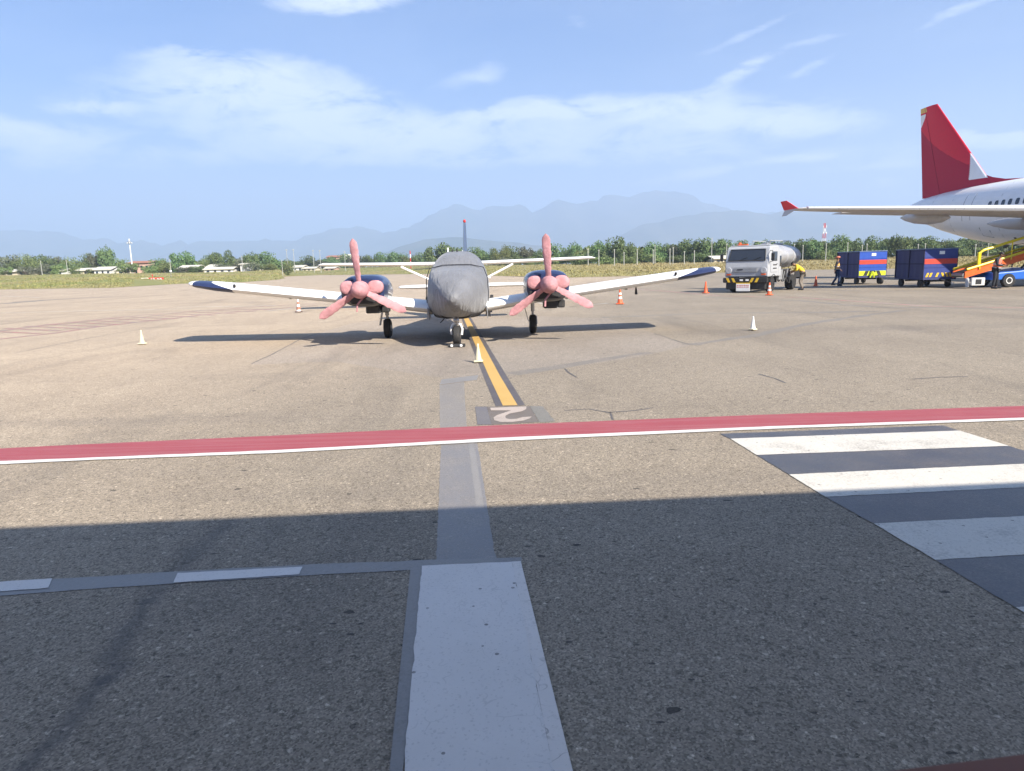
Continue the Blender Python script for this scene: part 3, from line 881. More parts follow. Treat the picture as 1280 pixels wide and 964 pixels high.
# bare rear fuselage, then the canvas cover over nose and cabin
fz = MB(); fz.loft([sect(1.5, .58, .60, 1.84, 2.8, topn=.7), sect(2.6, .48, .66, 1.74, 2.6, topn=.7), sect(4.0, .30, .80, 1.50), sect(5.3, .15, .95, 1.28), sect(6.2, .05, 1.02, 1.18)])
fz.build('fuselage', M['white'], tw, smooth=True)
cov = MB(); rings = []
SC = [(-3.04, .05, .93, 1.02, 2.0, 1), (-2.95, .14, .83, 1.12, 2.0, 1), (-2.75, .25, .72, 1.24, 2.1, 1), (-2.4, .37, .61, 1.38, 2.4, .95), (-1.95, .50, .55, 1.50, 2.6, .92), (-1.6, .58, .52, 1.54, 3.3, .92),
      (-1.2, .64, .52, 1.58, 4.2, .92), (-1.02, .655, .52, 1.60, 4.4, .90), (-.98, .66, .52, 1.64, 4.3, .88), (-.6, .69, .52, 1.80, 3.8, .78), (-.2, .70, .52, 1.90, 3.6, .73), (.4, .70, .52, 1.96, 3.5, .71), (1.2, .68, .53, 1.95, 3.4, .71), (1.9, .63, .56, 1.90, 3.2, .70)]
for (y, hw, z0, z1, p, tn) in SC:
    r = sect(y, hw, z0, z1, p, 40, topn=tn)
    for q in r:
        w = mnoise.fractal(Vector((q.x * 3, q.y * 1.4, q.z * 3)), 1.0, 2.0, 2) * .018 * min(1, (y + 3.0) * 2)
        q.x += w * (1 if q.x > 0 else -1); q.z += w * .6
    rings.append(r)
cov.loft(rings)
c1 = cov.build('fuselage_cover', M['canvas'], tw, smooth=True, sub=1)
c1['label'] = 'wrinkled dark grey canvas cover over nose and cabin'
# hanging hems of the cover, one each side, with the strap under the nose
for s in (-1, 1):
    hm_ = MB(); hp = []
    for i, yy in enumerate([-1.6 + .22 * k for k in range(16)]):
        w = .018 * math.sin(i * 1.7 + s)
        x = s * (min(.70, .60 + .06 * (yy + 1.6)) + w)
        hp.append([Vector((x, yy, .74)), Vector((x + s * .018, yy, .74)), Vector((x + s * (.02 + w), yy, .50 + .03 * math.sin(i * 1.1))), Vector((x + s * w, yy, .50 + .03 * math.sin(i * 1.1)))])
    hm_.loft(hp); hm_.build('cover_hem', M['canvas'], c1, smooth=True)
sm = MB(); sm.tube([Vector((x_, -1.035 + .0 * x_, z_)) for x_, z_ in [(-.655, .66), (-.672, 1.0), (-.655, 1.35), (-.58, 1.56), (-.3, 1.625), (0, 1.63), (.3, 1.625), (.58, 1.56), (.655, 1.35), (.672, 1.0), (.655, .66)]], .011, 6)
sm.build('seam', M['dark_cloth'], c1)
an = MB(); an.prism([(.55, 1.94), (.75, 1.94), (.78, 2.04), (.72, 2.04)], 'X', -.27, -.245); an.build('antenna', M['white'], tw)
for x_ in (-.13, -.02):
    vt = MB(); vt.tube([(x_, .1, 1.90), (x_, .1, 1.985)], .02, 6); vt.build('antenna', M['dark'], tw)
# belly
bl_ = MB(); bl_.loft([sect(-2.0, .30, .53, .66), sect(-1.4, .5, .50, .7), sect(1.5, .5, .50, .7), sect(2.0, .45, .58, .8)]); bl_.build('belly', M['dark'], tw, smooth=True)


def airfoil(le, te, z, th, n=9, x=0.0):
    pts = []
    ch = te - le
    ts = [0, .02, .06, .14, .28, .45, .65, .85, 1.0]
    def yt(t): return 5 * th / 1 * (.2969 * math.sqrt(t) - .126 * t - .3516 * t * t + .2843 * t ** 3 - .1015 * t ** 4)
    up = [Vector((x, le + t * ch, z + yt(t) * 1.1)) for t in ts]
    lo = [Vector((x, le + t * ch, z - yt(t) * .9)) for t in reversed(ts[1:-1])]
    return up + lo


for s in (-1, 1):
    wg = MB(); rr = []
    for (x, le, te, th) in ((.55, -1.30, .85, .27), (1.0, -1.12, .80, .27), (1.4, -.98, .78, .26), (2.4, -.93, .72, .24), (4.0, -.93, .70, .23), (5.3, -.92, .68, .21), (5.72, -.85, .64, .16), (5.88, -.66, .56, .10), (5.93, -.4, .4, .04)):
        rr.append(airfoil(le, te, .70 + (x - .55) * .123 + (0 if x < 5.5 else (x - 5.5) * .04), th, x=s * x))
    wg.loft(rr); w_ = wg.build('wing', M['wing_scheme'], tw, smooth=True)
    for x_ in (2.5, 3.9):
        fl = MB(); fl.box((s * x_, .30, .70 + (x_ - .55) * .123 - .13), (.05, .5, .06)); fl.build('flap_hinge', M['dark'], w_)
    fr = MB(); fr.tube([(s * 4.8, -.9, 1.28), (s * 4.8, -.92, 1.33)], .03, 6); fr.build('fuel_cap', M['dark'], w_)
    # nacelle
    nx, ny, nz = s * 1.9, -1.88, 1.13
    na = MB(); NR_ = [(0, .37, -.24, .27, 2.6), (.06, .44, -.29, .31, 2.8), (.4, .47, -.33, .34, 3.0), (.9, .47, -.34, .34, 3.0), (1.5, .42, -.30, .26, 2.8), (2.2, .34, -.24, .14, 2.4), (2.8, .2, -.16, .04, 2.2)]
    na.loft([sect(ny + y, hw, nz + a, nz + b_, p, 28, xc=nx) for y, hw, a, b_, p in NR_])
    nc = na.build('engine_nacelle', M['nacelle'], tw, smooth=True)
    ex = MB(); ex.bbox((nx - .02 + .12, ny + .75, nz - .40), (.30, .34, .16), .02); ex.build('exhaust_box', M['dark'], nc)
    ex = MB(); ex.bbox((nx + .12 + .22 * 1, ny + .85, nz - .39), (.16, .3, .17), .02); ex.build('exhaust_box', M['dark'], nc)
    for q in (-1, 1):
        pl = MB(); pl.loft([sect(ny + y_, .165 * f_, nz + .09 - .14 * f_, nz + .09 + .14 * f_, 2.3, 20, xc=nx + q * .275) for y_, f_ in ((.04, 1.0), (-.03, 1.0), (-.055, .93), (-.068, .80), (-.074, .45), (-.076, .1))]); pl.build('intake_plug', M['pink'], nc, smooth=True)
    it = MB(); it.bbox((nx - s * .0 - .34, ny - .005, nz - .13), (.11, .05, .11), .02); it.build('air_intake', M['dark'], nc)
    lowc = MB(); lowc.bbox((nx, ny + .015, nz - .17), (.5, .06, .14), .03); lowc.build('air_inlet', M['dark'], nc)
    # propeller with covers
    hub = Vector((nx, ny - .22, nz + .05))
    pr = MB(); pr.lathe([(.15, .25), (.17, .17), (.18, .03), (.175, -.10), (.155, -.20), (.115, -.28), (.065, -.325), (.02, -.34)], hub, 'Y', 22)
    ph = pr.build('propeller_hub', M['pink'], tw, smooth=True); ph['label'] = 'pink canvas spinner cover'
    st_ = MB(); st_.tube([hub + Vector((.05, .05, -.15)), hub + Vector((-.08, .02, -.30)), hub + Vector((-.09, .0, -.44))], .02, 6); st_.build('strap', M['pink'], ph)
    for an_ in ((95, 213, 333) if s < 0 else (93, 216, 332)):
        a = R(an_); d = Vector((math.cos(a), 0, math.sin(a))); sd = Vector((-math.sin(a), 0, math.cos(a)))
        bm_ = MB(); rs = []
        for k in range(15):
            t_ = k / 14; L_ = .13 + t_ * .88
            wdt = (.058 + .031 * math.sin(min(1, t_ * 1.5) * math.pi / 2)) * (1 if t_ < .86 else max(.12, math.cos((t_ - .86) / .14 * 1.5)))
            wdt *= 1 + .09 * math.sin(k * 2.6)
            th_ = .024 * (1.1 - .5 * t_)
            tw_ = R(38 - 26 * t_)
            c_ = hub + d * L_
            u_ = sd * math.cos(tw_) + Vector((0, 1, 0)) * math.sin(tw_); v_ = -sd * math.sin(tw_) + Vector((0, 1, 0)) * math.cos(tw_)
            rs.append([c_ + u_ * wdt * math.cos(2 * math.pi * j / 12) + v_ * th_ * math.sin(2 * math.pi * j / 12) for j in range(12)])
        bm_.loft(rs); bm_.build('propeller_blade', M['pink'], ph, smooth=True)
    # main leg
    gx = s * 1.69
    lg = MB(); lg.tube([(gx, -.02, .86), (gx, 0, .52)], .045, 10); lg.tube([(gx, 0, .54), (gx, 0, .40)], .028, 10)
    lg.tube([(gx, 0, .42), (gx + s * .075, 0, .40), (gx + s * .085, 0, .22)], .024, 8); lg.tube([(gx, .06, .6), (gx, .16, .44), (gx, .04, .36)], .014, 6)
    g_ = lg.build('landing_gear_leg', M['metal'], tw, smooth=True)
    gd = MB(); gd.box((gx - s * .16 if s > 0 else gx - .13, -.02, .50), (.018, .22, .42), Matrix.Rotation(R(12 if s < 0 else -14), 3, 'Y')); gd.build('gear_door', M['white'], g_)
    ty = MB(); ty.lathe([(.10, -.075), (.17, -.082), (.212, -.06), (.222, 0), (.212, .06), (.17, .082), (.10, .075)], (gx, 0, .222), 'X', 26); wh = ty.build('wheel', M['rubber'], g_, smooth=True)
    ri = MB(); ri.lathe([(.03, -.086), (.10, -.07), (.10, .07), (.03, .086)], (gx, 0, .222), 'X', 16); ri.build('rim', M['metal'], g_)
# static mast under the right wing
td = MB(); td.tube([(4.02, -.45, 1.02), (4.02, -.45, .98), (4.02, -.47, .86)], [.012, .02, .035], 8); td.build('tie_down_ring', M['dark'], tw)
# nose leg
ng = MB(); ng.tube([(0, -2.02, .62), (0, -2.10, .44)], .05, 10)
ng.tube([(-.10, -2.13, .23), (-.115, -2.13, .34), (-.08, -2.12, .43), (0, -2.12, .47), (.08, -2.12, .43), (.115, -2.13, .34), (.10, -2.13, .22)], .024, 8)
ng.tube([(-.04, -2.05, .56), (-.20, -2.0, .52)], .014, 6)
n_ = ng.build('nose_gear_leg', M['white'], tw, smooth=True)
ty = MB(); ty.lathe([(.09, -.07), (.15, -.08), (.195, -.055), (.205, 0), (.195, .055), (.15, .08), (.09, .07)], (0, -2.13, .205), 'X', 26); ty.build('wheel', M['rubber'], n_, smooth=True)
ri = MB(); ri.lathe([(.03, -.082), (.09, -.068), (.09, .068), (.03, .082)], (0, -2.13, .205), 'X', 16); ri.build('rim', M['metal'], n_)
ld = MB(); ld.lathe([(.02, .02), (.06, .01), (.06, -.03), (.02, -.05)], (0, -2.14, .52), 'Y', 14); ld.build('landing_light', M['metal'], n_)
for a_, b_ in (((-.27, -1.6, .52), (-.36, -1.6, .43)), ((.30, .2, .5), (.36, .2, .42))):
    dr = MB(); dr.tube([a_, b_], .012, 6); dr.build('drain_mast', M['dark'], tw)
# tail
fn = MB(); fn.loft([airfoil(3.9, 6.5, 0, .15, x=0)] ) if False else None
def finring(z, le, te, hw):
    return [Vector((hw * math.sin(math.pi * k / 6) * (1 if True else 0), le + (te - le) * k / 6, z)) for k in range(7)] + [Vector((-hw * math.sin(math.pi * k / 6), le + (te - le) * k / 6, z)) for k in range(5, 0, -1)]
fn = MB(); fn.loft([finring(1.25, 3.9, 6.35, .085), finring(1.9, 4.9, 6.4, .07), finring(2.92, 5.7, 6.5, .045)]); f_ = fn.build('fin', M['navy'], tw, smooth=True)
bc = MB(); bc.ellipsoid((0, 6.1, 2.98), (.045, .09, .06), 10, 7); bc.build('beacon', M['red'], f_)
for s in (-1, 1):
    hs = MB(); hs.loft([airfoil(5.0, 6.1, 1.0, .14, x=s * .1), airfoil(5.1, 6.05, 1.0, .13, x=s * 1.6), airfoil(5.2, 6.0, 1.0, .10, x=s * 2.0), airfoil(5.4, 5.8, 1.0, .03, x=s * 2.08)]); hs.build('stabilizer', M['white_wing'], tw, smooth=True)

ck = empty('wheel_chock', (0, 0, 0), 0, 'dark wheel chock with white ends against the nose wheel of the covered airplane', 'wheel chock')
cpos = tw.matrix_basis @ Vector((0, -2.42, 0)); ck.location = (Matrix.Rotation(PYAW, 4, 'Z') @ Vector((0, -2.40, 0))) + Vector((PX, PY, 0)) + Vector((0, 0, .012)); ck.rotation_euler = (0, 0, R(-4))
c_ = MB(); c_.prism([(-.05, 0), (.06, 0), (.035, .055), (-.03, .055)], 'X', -.17, .17); c_.build('block', M['black'], ck)
for x_ in (-.09, .10):
    c_ = MB(); c_.bbox((x_, -.075, .025), (.05, .05, .05), .01); c_.build('end_cap', M['white'], ck)

# ------------------------------------------------------------------ high-wing aircraft behind it
hw = empty('high_wing_airplane', (-2.05, 28.6, 0), R(1.5), 'white high-wing airplane with wing struts parked behind the covered twin', 'airplane')
for s in (-1, 1):
    wg = MB(); wg.loft([airfoil(-.85, .8, 1.70, .16, x=s * .3), airfoil(-.85, .8, 1.74, .15, x=s * 2.8), airfoil(-.75, .55, 1.80, .12, x=s * 5.3), airfoil(-.5, .4, 1.79, .04, x=s * 5.5)])
    w_ = wg.build('wing', M['white_wing'], hw, smooth=True)
    stt = MB(); stt.tube([(s * 2.2, -.80, 1.64), (s * .60, -.62, .86)], .045, 8); stt.build('wing_strut', M['white'], hw, smooth=True)
    g_ = MB(); g_.tube([(s * .4, .3, .85), (s * 1.25, .35, .25)], .035, 8); gg = g_.build('landing_gear_leg', M['white'], hw)
    ty = MB(); ty.lathe([(.08, -.07), (.19, -.07), (.21, 0), (.19, .07), (.08, .07)], (s * 1.32, .35, .21), 'X', 18); ty.build('wheel', M['rubber'], gg, smooth=True)
    hs = MB(); hs.loft([airfoil(4.6, 5.6, 1.02, .1, x=s * .05), airfoil(4.8, 5.5, 1.02, .07, x=s * 1.3)]); hs.build('stabilizer', M['white_wing'], hw, smooth=True)
fz = MB(); fz.loft([sect(-2.3, .3, .8, 1.3), sect(-1.2, .5, .65, 1.35, 2.8), sect(-.6, .56, .6, 1.66, 3, topn=.75), sect(.8, .56, .6, 1.70, 3, topn=.75), sect(2.2, .38, .8, 1.6), sect(5.2, .1, 1.1, 1.4)]); fz.build('fuselage', M['white'], hw, smooth=True)
ws = MB(); ws.loft([sect(-.98, .46, 1.3, 1.42, 3), sect(-.63, .5, 1.3, 1.64, 3, topn=.75)]); ws.build('windshield', M['glass'], hw, smooth=True)
fn = MB(); fn.loft([finring(1.3, 3.9, 5.6, .06), finring(2.35, 5.0, 5.9, .04)]); fn.build('fin', M['white'], hw, smooth=True)
ng = MB(); ng.tube([(0, -1.5, .7), (0, -1.6, .25)], .03, 8); g_ = ng.build('nose_gear_leg', M['metal'], hw)
ty = MB(); ty.lathe([(.08, -.06), (.18, -.06), (.2, 0), (.18, .06), (.08, .06)], (0, -1.62, .2), 'X', 18); ty.build('wheel', M['rubber'], g_, smooth=True)
pr = MB(); pr.lathe([(.15, .1), (.14, -.1), (.03, -.25)], (0, -2.35, 1.05), 'Y', 14); p_ = pr.build('propeller_hub', M['white'], hw, smooth=True)
for an_ in (15, 195):
    a = R(an_); q = MB(); q.tube([(0, -2.42, 1.05), (.45 * math.cos(a), -2.42, 1.05 + .45 * math.sin(a)), (.9 * math.cos(a), -2.42, 1.05 + .9 * math.sin(a))], [.05, .06, .03], 8); q.build('propeller_blade', M['dark'], p_)

# ------------------------------------------------------------------ cones
def cone(kind, px, py, H, label, group):
    """kind: cream small cone, or striped"""
    p = at(px, py)
    t_ = empty('traffic_cone', (p.x, p.y, .008), random.uniform(0, 1.5), label, 'traffic cone', group)
    main, basem, bandm = {'cream': (M['cone_cream'],) * 3, 'white': (M['white'], M['cone_cream'], M['white']), 'orange': (M['cone_orange'], M['cone_orange'], M['cone_white']),
                          'old': (M['cone_white'], M['cone_base'], M['cone_oldred']), 'plain': (M['cone_orange'], M['cone_orange'], M['cone_orange'])}[kind]
    b0 = H * .36
    b = MB(); b.bbox((0, 0, .02), (b0 * 1.35, b0 * 1.35, .035), .012); b.build('base', basem, t_)
    prof = [(b0 * .52, .037), (b0 * .48, .06), (b0 * .16, H * .88), (b0 * .16, H * .97), (b0 * .10, H)]
    c = MB(); c.lathe(prof, n=20); c.build('body', main, t_, smooth=True)
    if kind in ('orange', 'old'):
        for (h0, h1) in (((.34, .50), (.62, .76)) if kind == 'orange' else ((.2, .42), (.62, .80))):
            rr = lambda h: b0 * (.485 - (.485 - .16) * ((h * H - .06) / (.88 * H - .06))) + .004
            q = MB(); q.lathe([(rr(h0), h0 * H), (rr(h1), h1 * H)], n=20); q.build('band', bandm, t_, smooth=True)
    return t_


GC = 'small pale cones round the covered airplane'; GO = 'orange cones on the apron'
cone('cream', 178, 431, .33, 'small cream cone standing alone on the far left of the apron', GC)
cone('cream', 598, 453.5, .31, 'small cream cone standing on the yellow guide line', GC)
cone('white', 941, 413.3, .31, 'small white cone with a knob top on the open apron at right', GC)
cone('old', 373.5, 390.5, .50, 'white cone with brown bands and dark base under the left wing', 'cones under the wing tips')
cone('orange', 775, 380.5, .58, 'orange cone just below the right wing of the covered airplane', GO)
cone('plain', 882, 366.8, .56, 'plain orange cone left of the fuel truck', GO)
cone('orange', 961.5, 369.3, .55, 'orange cone with white bands at the fuel truck front corner', GO)
cone('plain', 1019.5, 358, .56, 'plain orange cone between the fuel truck and the baggage carts', GO)
# --PART3--

# ------------------------------------------------------------------ people
def skin_mesh(name, chains, mat, parent, sub=1):
    """one continuous surface grown over joints; chains: lists of (x,y,z,r), points shared by equal position"""
    idx = {}; vs = []; rs = []; es = []
    for ch in chains:
        prev = None
        for (x, y, z, r) in ch:
            k = (round(x, 4), round(y, 4), round(z, 4))
            if k not in idx: idx[k] = len(vs); vs.append(k); rs.append(r)
            i = idx[k]
            if prev is not None and prev != i: es.append((prev, i))
            prev = i
    me = bpy.data.meshes.new(name); me.from_pydata(vs, es, []); me.materials.append(mat)
    o = bpy.data.objects.new(name, me); col.objects.link(o); o.parent = parent
    sk = o.modifiers.new('skin', 'SKIN'); sk.use_smooth_shade = True
    me.skin_vertices.new() if not me.skin_vertices else None
    for i, v in enumerate(me.skin_vertices[0].data):
        v.radius = (rs[i], rs[i]); v.use_root = (i == 0); v.use_loose = False
    s = o.modifiers.new('sub', 'SUBSURF'); s.levels = sub; s.render_levels = sub
    return o


def person(x, y, rz, J, label, mats, H=1.6, hat=None, vest=True, bands=True, z=0.0):
    """J: joints as a dict of points for the left and right limbs, facing -y"""
    t_ = empty('person', (x, y, z), rz, label, 'person', 'ground crew on the apron')
    k = H / 1.6
    P = {n_: tuple(c_ * k for c_ in p) for n_, p in J.items()}
    def c(n_, r): return (*P[n_], r * k)
    def fingers(h, e):
        hv = Vector(P[h]); d = (hv - Vector(P[e])).normalized(); sd = d.cross(Vector((0, 1, .2))).normalized(); out = []
        palm = hv + d * .045 * k
        for q, L_ in ((-.024, .055), (-.008, .066), (.008, .062), (.024, .048)):
            b_ = palm + sd * q * k; m_ = b_ + d * L_ * .6 * k; tip = b_ + d * L_ * k + Vector((0, -.02 * k, 0))
            out.append([(*P[h], .02 * k), (*palm, .022 * k), (*b_, .0085 * k), (*m_, .008 * k), (*tip, .006 * k)])
        th = hv + sd * -.03 * k + d * .015 * k
        out.append([(*P[h], .02 * k), (*th, .009 * k), (*(th + d * .035 * k + sd * -.012 * k), .008 * k)])
        return out
    chains = [[c('pelvis', .115), c('waist', .105), c('chest', .125), c('neck', .05), c('chin', .055), c('head', .088), c('crown', .07)]]
    for s in 'lr':
        chains.append([c('pelvis', .115), c('hip' + s, .08), c('knee' + s, .055), c('ankle' + s, .038), c('toe' + s, .035)])
        chains.append([c('chest', .125), c('sh' + s, .052), c('el' + s, .038), c('ha' + s, .026)])
        chains += fingers('ha' + s, 'el' + s)
    skin_mesh('body', chains, mats['skin'], t_)
    tr = [[c('pelvis', .128), c('hipl', .095), c('kneel', .072), c('anklel', .058)], [c('pelvis', .128), c('hipr', .095), c('kneer', .072), c('ankler', .058)]]
    skin_mesh('trousers', tr, mats['trousers'], t_)
    up = [[c('pelvis', .122), c('waist', .122), c('chest', .142), c('neck', .062)]]
    for s in 'lr':
        e_ = Vector(P['el' + s]); h_ = Vector(P['ha' + s]); m_ = e_.lerp(h_, mats.get('sleeve', .85))
        up.append([c('chest', .142), c('sh' + s, .070), c('el' + s, .052), (m_.x, m_.y, m_.z, .042 * k)])
    skin_mesh('shirt', up, mats['shirt'], t_)
    if vest:
        vn = Vector(P['neck']).lerp(Vector(P['chest']), .35)
        vs_ = [[c('pelvis', .150), c('waist', .150), c('chest', .172), (*vn, .125 * k)], [c('chest', .172), (*Vector(P['shl']).lerp(Vector(P['chest']), .12), .092 * k)], [c('chest', .172), (*Vector(P['shr']).lerp(Vector(P['chest']), .12), .092 * k)]]
        v_ = skin_mesh('vest', vs_, mats['vest'], t_)
        if bands:
            for f in (.18, .62):
                q = Vector(P['pelvis']).lerp(Vector(P['chest']), f); a_ = (Vector(P['chest']) - Vector(P['pelvis'])).normalized()
                b_ = MB(); rr = .168 * k + f * .014
                u_ = a_.cross(Vector((0, 1, 0))).normalized(); w_ = a_.cross(u_)
                rings = [[q + a_ * h_ + (u_ * math.cos(6.283 * j / 18) + w_ * math.sin(6.283 * j / 18)) * rr for j in range(18)] for h_ in (-.02, .02)]
                b_.loft(rings, cap=False); b_.build('reflective_band', M['silver_band'], v_)
    hd = Vector(P['head']); cr = (Vector(P['crown']) - Vector(P['chin'])).normalized(); rot = cr.to_track_quat('Z', 'Y').to_matrix()
    hb = MB(); hb.ellipsoid(hd + rot @ Vector((0, .018 * k, .035 * k)), (.088 * k, .10 * k, .075 * k), 14, 9, rot=rot); hb.build('hair', M['hair'], t_, smooth=True)
    if hat:
        hh = MB(); hh.ellipsoid(hd + rot @ Vector((0, .01 * k, .055 * k)), (.098 * k, .11 * k, .07 * k), 14, 9, rot=rot); hh.box(hd + rot @ Vector((0, -.11 * k, .035 * k)), (.13 * k, .10 * k, .012 * k), rot=rot); hh.build('cap', hat, t_, smooth=True)
    fc = MB()
    for q in (-1, 1):
        ey = MB(); ey.ellipsoid(hd + rot @ Vector((q * .03 * k, -.083 * k, .0)), (.012 * k, .008 * k, .008 * k), 8, 5); ey.build('eye', M['black'], t_)
        er = MB(); er.ellipsoid(hd + rot @ Vector((q * .088 * k, .0, -.01 * k)), (.012 * k, .02 * k, .03 * k), 8, 5); er.build('ear', M['skin'], t_)
    ns = MB(); ns.ellipsoid(hd + rot @ Vector((0, -.093 * k, -.025 * k)), (.013 * k, .02 * k, .02 * k), 8, 5); ns.build('nose', M['skin'], t_)
    mo_ = MB(); mo_.box(hd + rot @ Vector((0, -.088 * k, -.058 * k)), (.045 * k, .01 * k, .010 * k), rot=rot); mo_.build('mouth', M['red_vest'], t_)
    for s in 'lr':
        a_ = Vector(P['ankle' + s]); b_ = Vector(P['toe' + s]); bt = MB()
        d = b_ - a_; d.z = 0; d.normalize()
        bt.tube([a_ - d * .05 * k + Vector((0, 0, -.035 * k)), a_ + d * .04 * k + Vector((0, 0, -.03 * k)), a_ + d * .15 * k + Vector((0, 0, -.045 * k)), a_ + d * .20 * k + Vector((0, 0, -.055 * k))], [.045 * k, .052 * k, .042 * k, .02 * k], 10); bt.build('boot', M['dark_cloth'], t_, smooth=True)
    return t_


STAND = dict(pelvis=(0, 0, .84), waist=(0, 0, .98), chest=(0, 0, 1.17), neck=(0, 0, 1.34), chin=(0, -.02, 1.41), head=(0, -.02, 1.49), crown=(0, -.01, 1.56),
             hipl=(-.085, 0, .80), kneel=(-.09, -.02, .45), anklel=(-.10, .02, .085), toel=(-.11, -.09, .04),
             hipr=(.085, 0, .80), kneer=(.10, -.03, .45), ankler=(.12, 0, .085), toer=(.13, -.11, .04),
             shl=(-.18, 0, 1.27), ell=(-.24, .03, 1.02), hal=(-.25, -.04, .80), shr=(.18, 0, 1.27), elr=(.24, .03, 1.02), har=(.24, -.06, .80))
# bending over a hose reel, seen from behind
BEND = dict(pelvis=(0, .12, .80), waist=(0, .05, .93), chest=(0, -.12, 1.08), neck=(.0, -.24, 1.18), chin=(0, -.31, 1.20), head=(0, -.36, 1.24), crown=(0, -.40, 1.29),
            hipl=(-.085, .11, .76), kneel=(-.10, .02, .42), anklel=(-.12, .10, .085), toel=(-.13, -.02, .04),
            hipr=(.085, .11, .76), kneer=(.12, -.02, .43), ankler=(.18, .12, .085), toer=(.20, .0, .04),
            shl=(-.17, -.17, 1.13), ell=(-.24, -.30, .93), hal=(-.16, -.50, .86), shr=(.17, -.17, 1.13), elr=(.34, -.12, .97), har=(.24, -.36, .84))
WALK = dict(STAND, kneel=(-.09, -.14, .46), anklel=(-.10, -.10, .085), toel=(-.10, -.22, .04), kneer=(.09, .02, .44), ankler=(.09, .22, .11), toer=(.09, .12, .045),
            hal=(-.27, .10, .82), ell=(-.25, .06, 1.03), har=(.26, -.16, .86), elr=(.25, -.01, 1.02))
LOOK = dict(STAND, kneel=(-.13, -.02, .45), anklel=(-.17, .02, .085), toel=(-.20, -.09, .04), kneer=(.13, -.03, .45), ankler=(.18, 0, .085), toer=(.22, -.11, .04), chest=(0, -.05, 1.15), neck=(0, -.10, 1.31), chin=(0, -.15, 1.36), head=(0, -.17, 1.43), crown=(0, -.17, 1.51), hal=(-.14, -.30, .96), ell=(-.25, -.10, 1.0), har=(.14, -.30, .98), elr=(.25, -.10, 1.0), shl=(-.18, -.06, 1.24), shr=(.18, -.06, 1.24))

# ------------------------------------------------------------------ fuel truck
TR = (11.22, 33.35); TYAW = R(-39)
tk = empty('fuel_truck', (TR[0], TR[1], .005), TYAW, 'small white cab-over fuel truck with a silver oval tank and black and yellow bumper', 'fuel truck')
w2 = 1.03
cab = MB()
prof = [(-.02, .74), (-.03, 1.20), (.02, 1.50), (.22, 2.10), (.36, 2.16), (1.35, 2.18), (1.45, 2.08), (1.45, .74)]
cab.prism(prof, 'X', -w2, w2); cb = cab.build('cab', M['truck_white'], tk, bevel=.05)
rf = MB(); rf.bbox((0, .88, 2.19), (1.9, 1.05, .05), .03); rf.build('roof', M['truck_white'], cb)
# windscreen lies on the raked front
def onfront(x, z, out=.012):
    y = .02 + (z - 1.50) / .60 * .20
    return Vector((x, y - out, z + out * .3))
wsn = MB(); wsn.loft([[onfront(-.86, 1.52, .015), onfront(.86, 1.52, .015), onfront(.86, 1.52, -.03), onfront(-.86, 1.52, -.03)], [onfront(-.80, 2.0, .015), onfront(.80, 2.0, .015), onfront(.80, 2.0, -.03), onfront(-.80, 2.0, -.03)]])
wn = wsn.build('windshield', M['glass'], cb)
for (a_, b_) in (((-.88, 1.50), (.88, 1.50)), ((-.82, 2.02), (.82, 2.02)), ((-.88, 1.50), (-.82, 2.02)), ((.88, 1.50), (.82, 2.02))):
    q = MB(); q.tube([onfront(*a_, .02), onfront(*b_, .02)], .018, 6); q.build('seal', M['black'], wn)
for x_ in (-.35, .30):
    q = MB(); q.tube([onfront(x_, 1.50, .035), onfront(x_ + .38, 1.66, .035)], .010, 5); q.build('wiper', M['black'], wn)
st = MB(); st.box((-.42, .17, 1.72), (.14, .01, .10)); st.build('sticker', M['white'], wn)
se = MB(); se.bbox((.05, .62, 1.62), (.42, .1, .5), .04); se.build('seat', M['silver_band'], cb)
gr = MB(); gr.bbox((-.02, -.045, 1.07), (1.10, .02, .20), .008); g_ = gr.build('grille', M['grey_metal'], cb)
for i in range(4):
    q = MB(); q.box((-.02, -.058, 1.0 + i * .045), (1.04, .008, .012)); q.build('slat', M['truck_white'], g_)
q = MB(); q.box((-.28, -.066, 1.09), (.26, .01, .05)); q.build('badge', M['dark'], g_)
for x_ in (-.83, .83):
    q = MB(); q.lathe([(.02, -.02), (.10, -.015), (.125, .0), (.125, .03)], (x_, -.055, 1.05), 'Y', 18); hl = q.build('headlight', M['metal'], cb, smooth=True)
    q = MB(); q.lathe([(.125, -.03), (.15, -.02), (.15, .02)], (x_, -.045, 1.05), 'Y', 18); q.build('bezel', M['truck_white'], hl)
    q = MB(); q.bbox((x_, -.045, .86), (.22, .03, .07), .01); q.build('turn_signal', M['cone_orange'], cb)
bp_ = MB(); bp_.bbox((0, -.10, .60), (2.14, .16, .24), .03); bmp = bp_.build('bumper', M['black'], tk)
for x_, s in ((-.84, 1), (-.58, 1), (.40, -1), (.64, -1)):
    for y2 in (0,):
        q = MB(); q.prism([(x_ - .07, .70), (x_ + .05, .70), (x_ + .05 + s * .10, .50), (x_ - .07 + s * .10, .50)], 'Y', -.187, -.181); q.build('yellow_stripe', M['hiviz_yellow'], bmp)
for x_ in (-.16, .12):
    q = MB(); q.bbox((x_, -.186, .60), (.15, .012, .08), .004); q.build('fog_light', M['white'], bmp)
pl_ = MB(); pl_.bbox((-.05, -.24, .26), (.66, .02, .34), .006); pb = pl_.build('warning_sign', M['white'], tk)
for z_ in (.36, .28):
    for k_ in range(7):
        q = MB(); q.box((-.31 + k_ * .085, -.252, z_), (.055, .004, .028 if k_ % 2 else .036)); q.build('letter', M['red'], pb)
q = MB(); q.box((-.05, -.235, .455), (.66, .02, .055)); q.build('yellow_strip', M['hiviz_yellow'], pb)
sk_ = MB(); sk_.bbox((0, .02, .34), (1.9, .2, .36), .03); sk_.build('lower_apron', M['black'], tk)
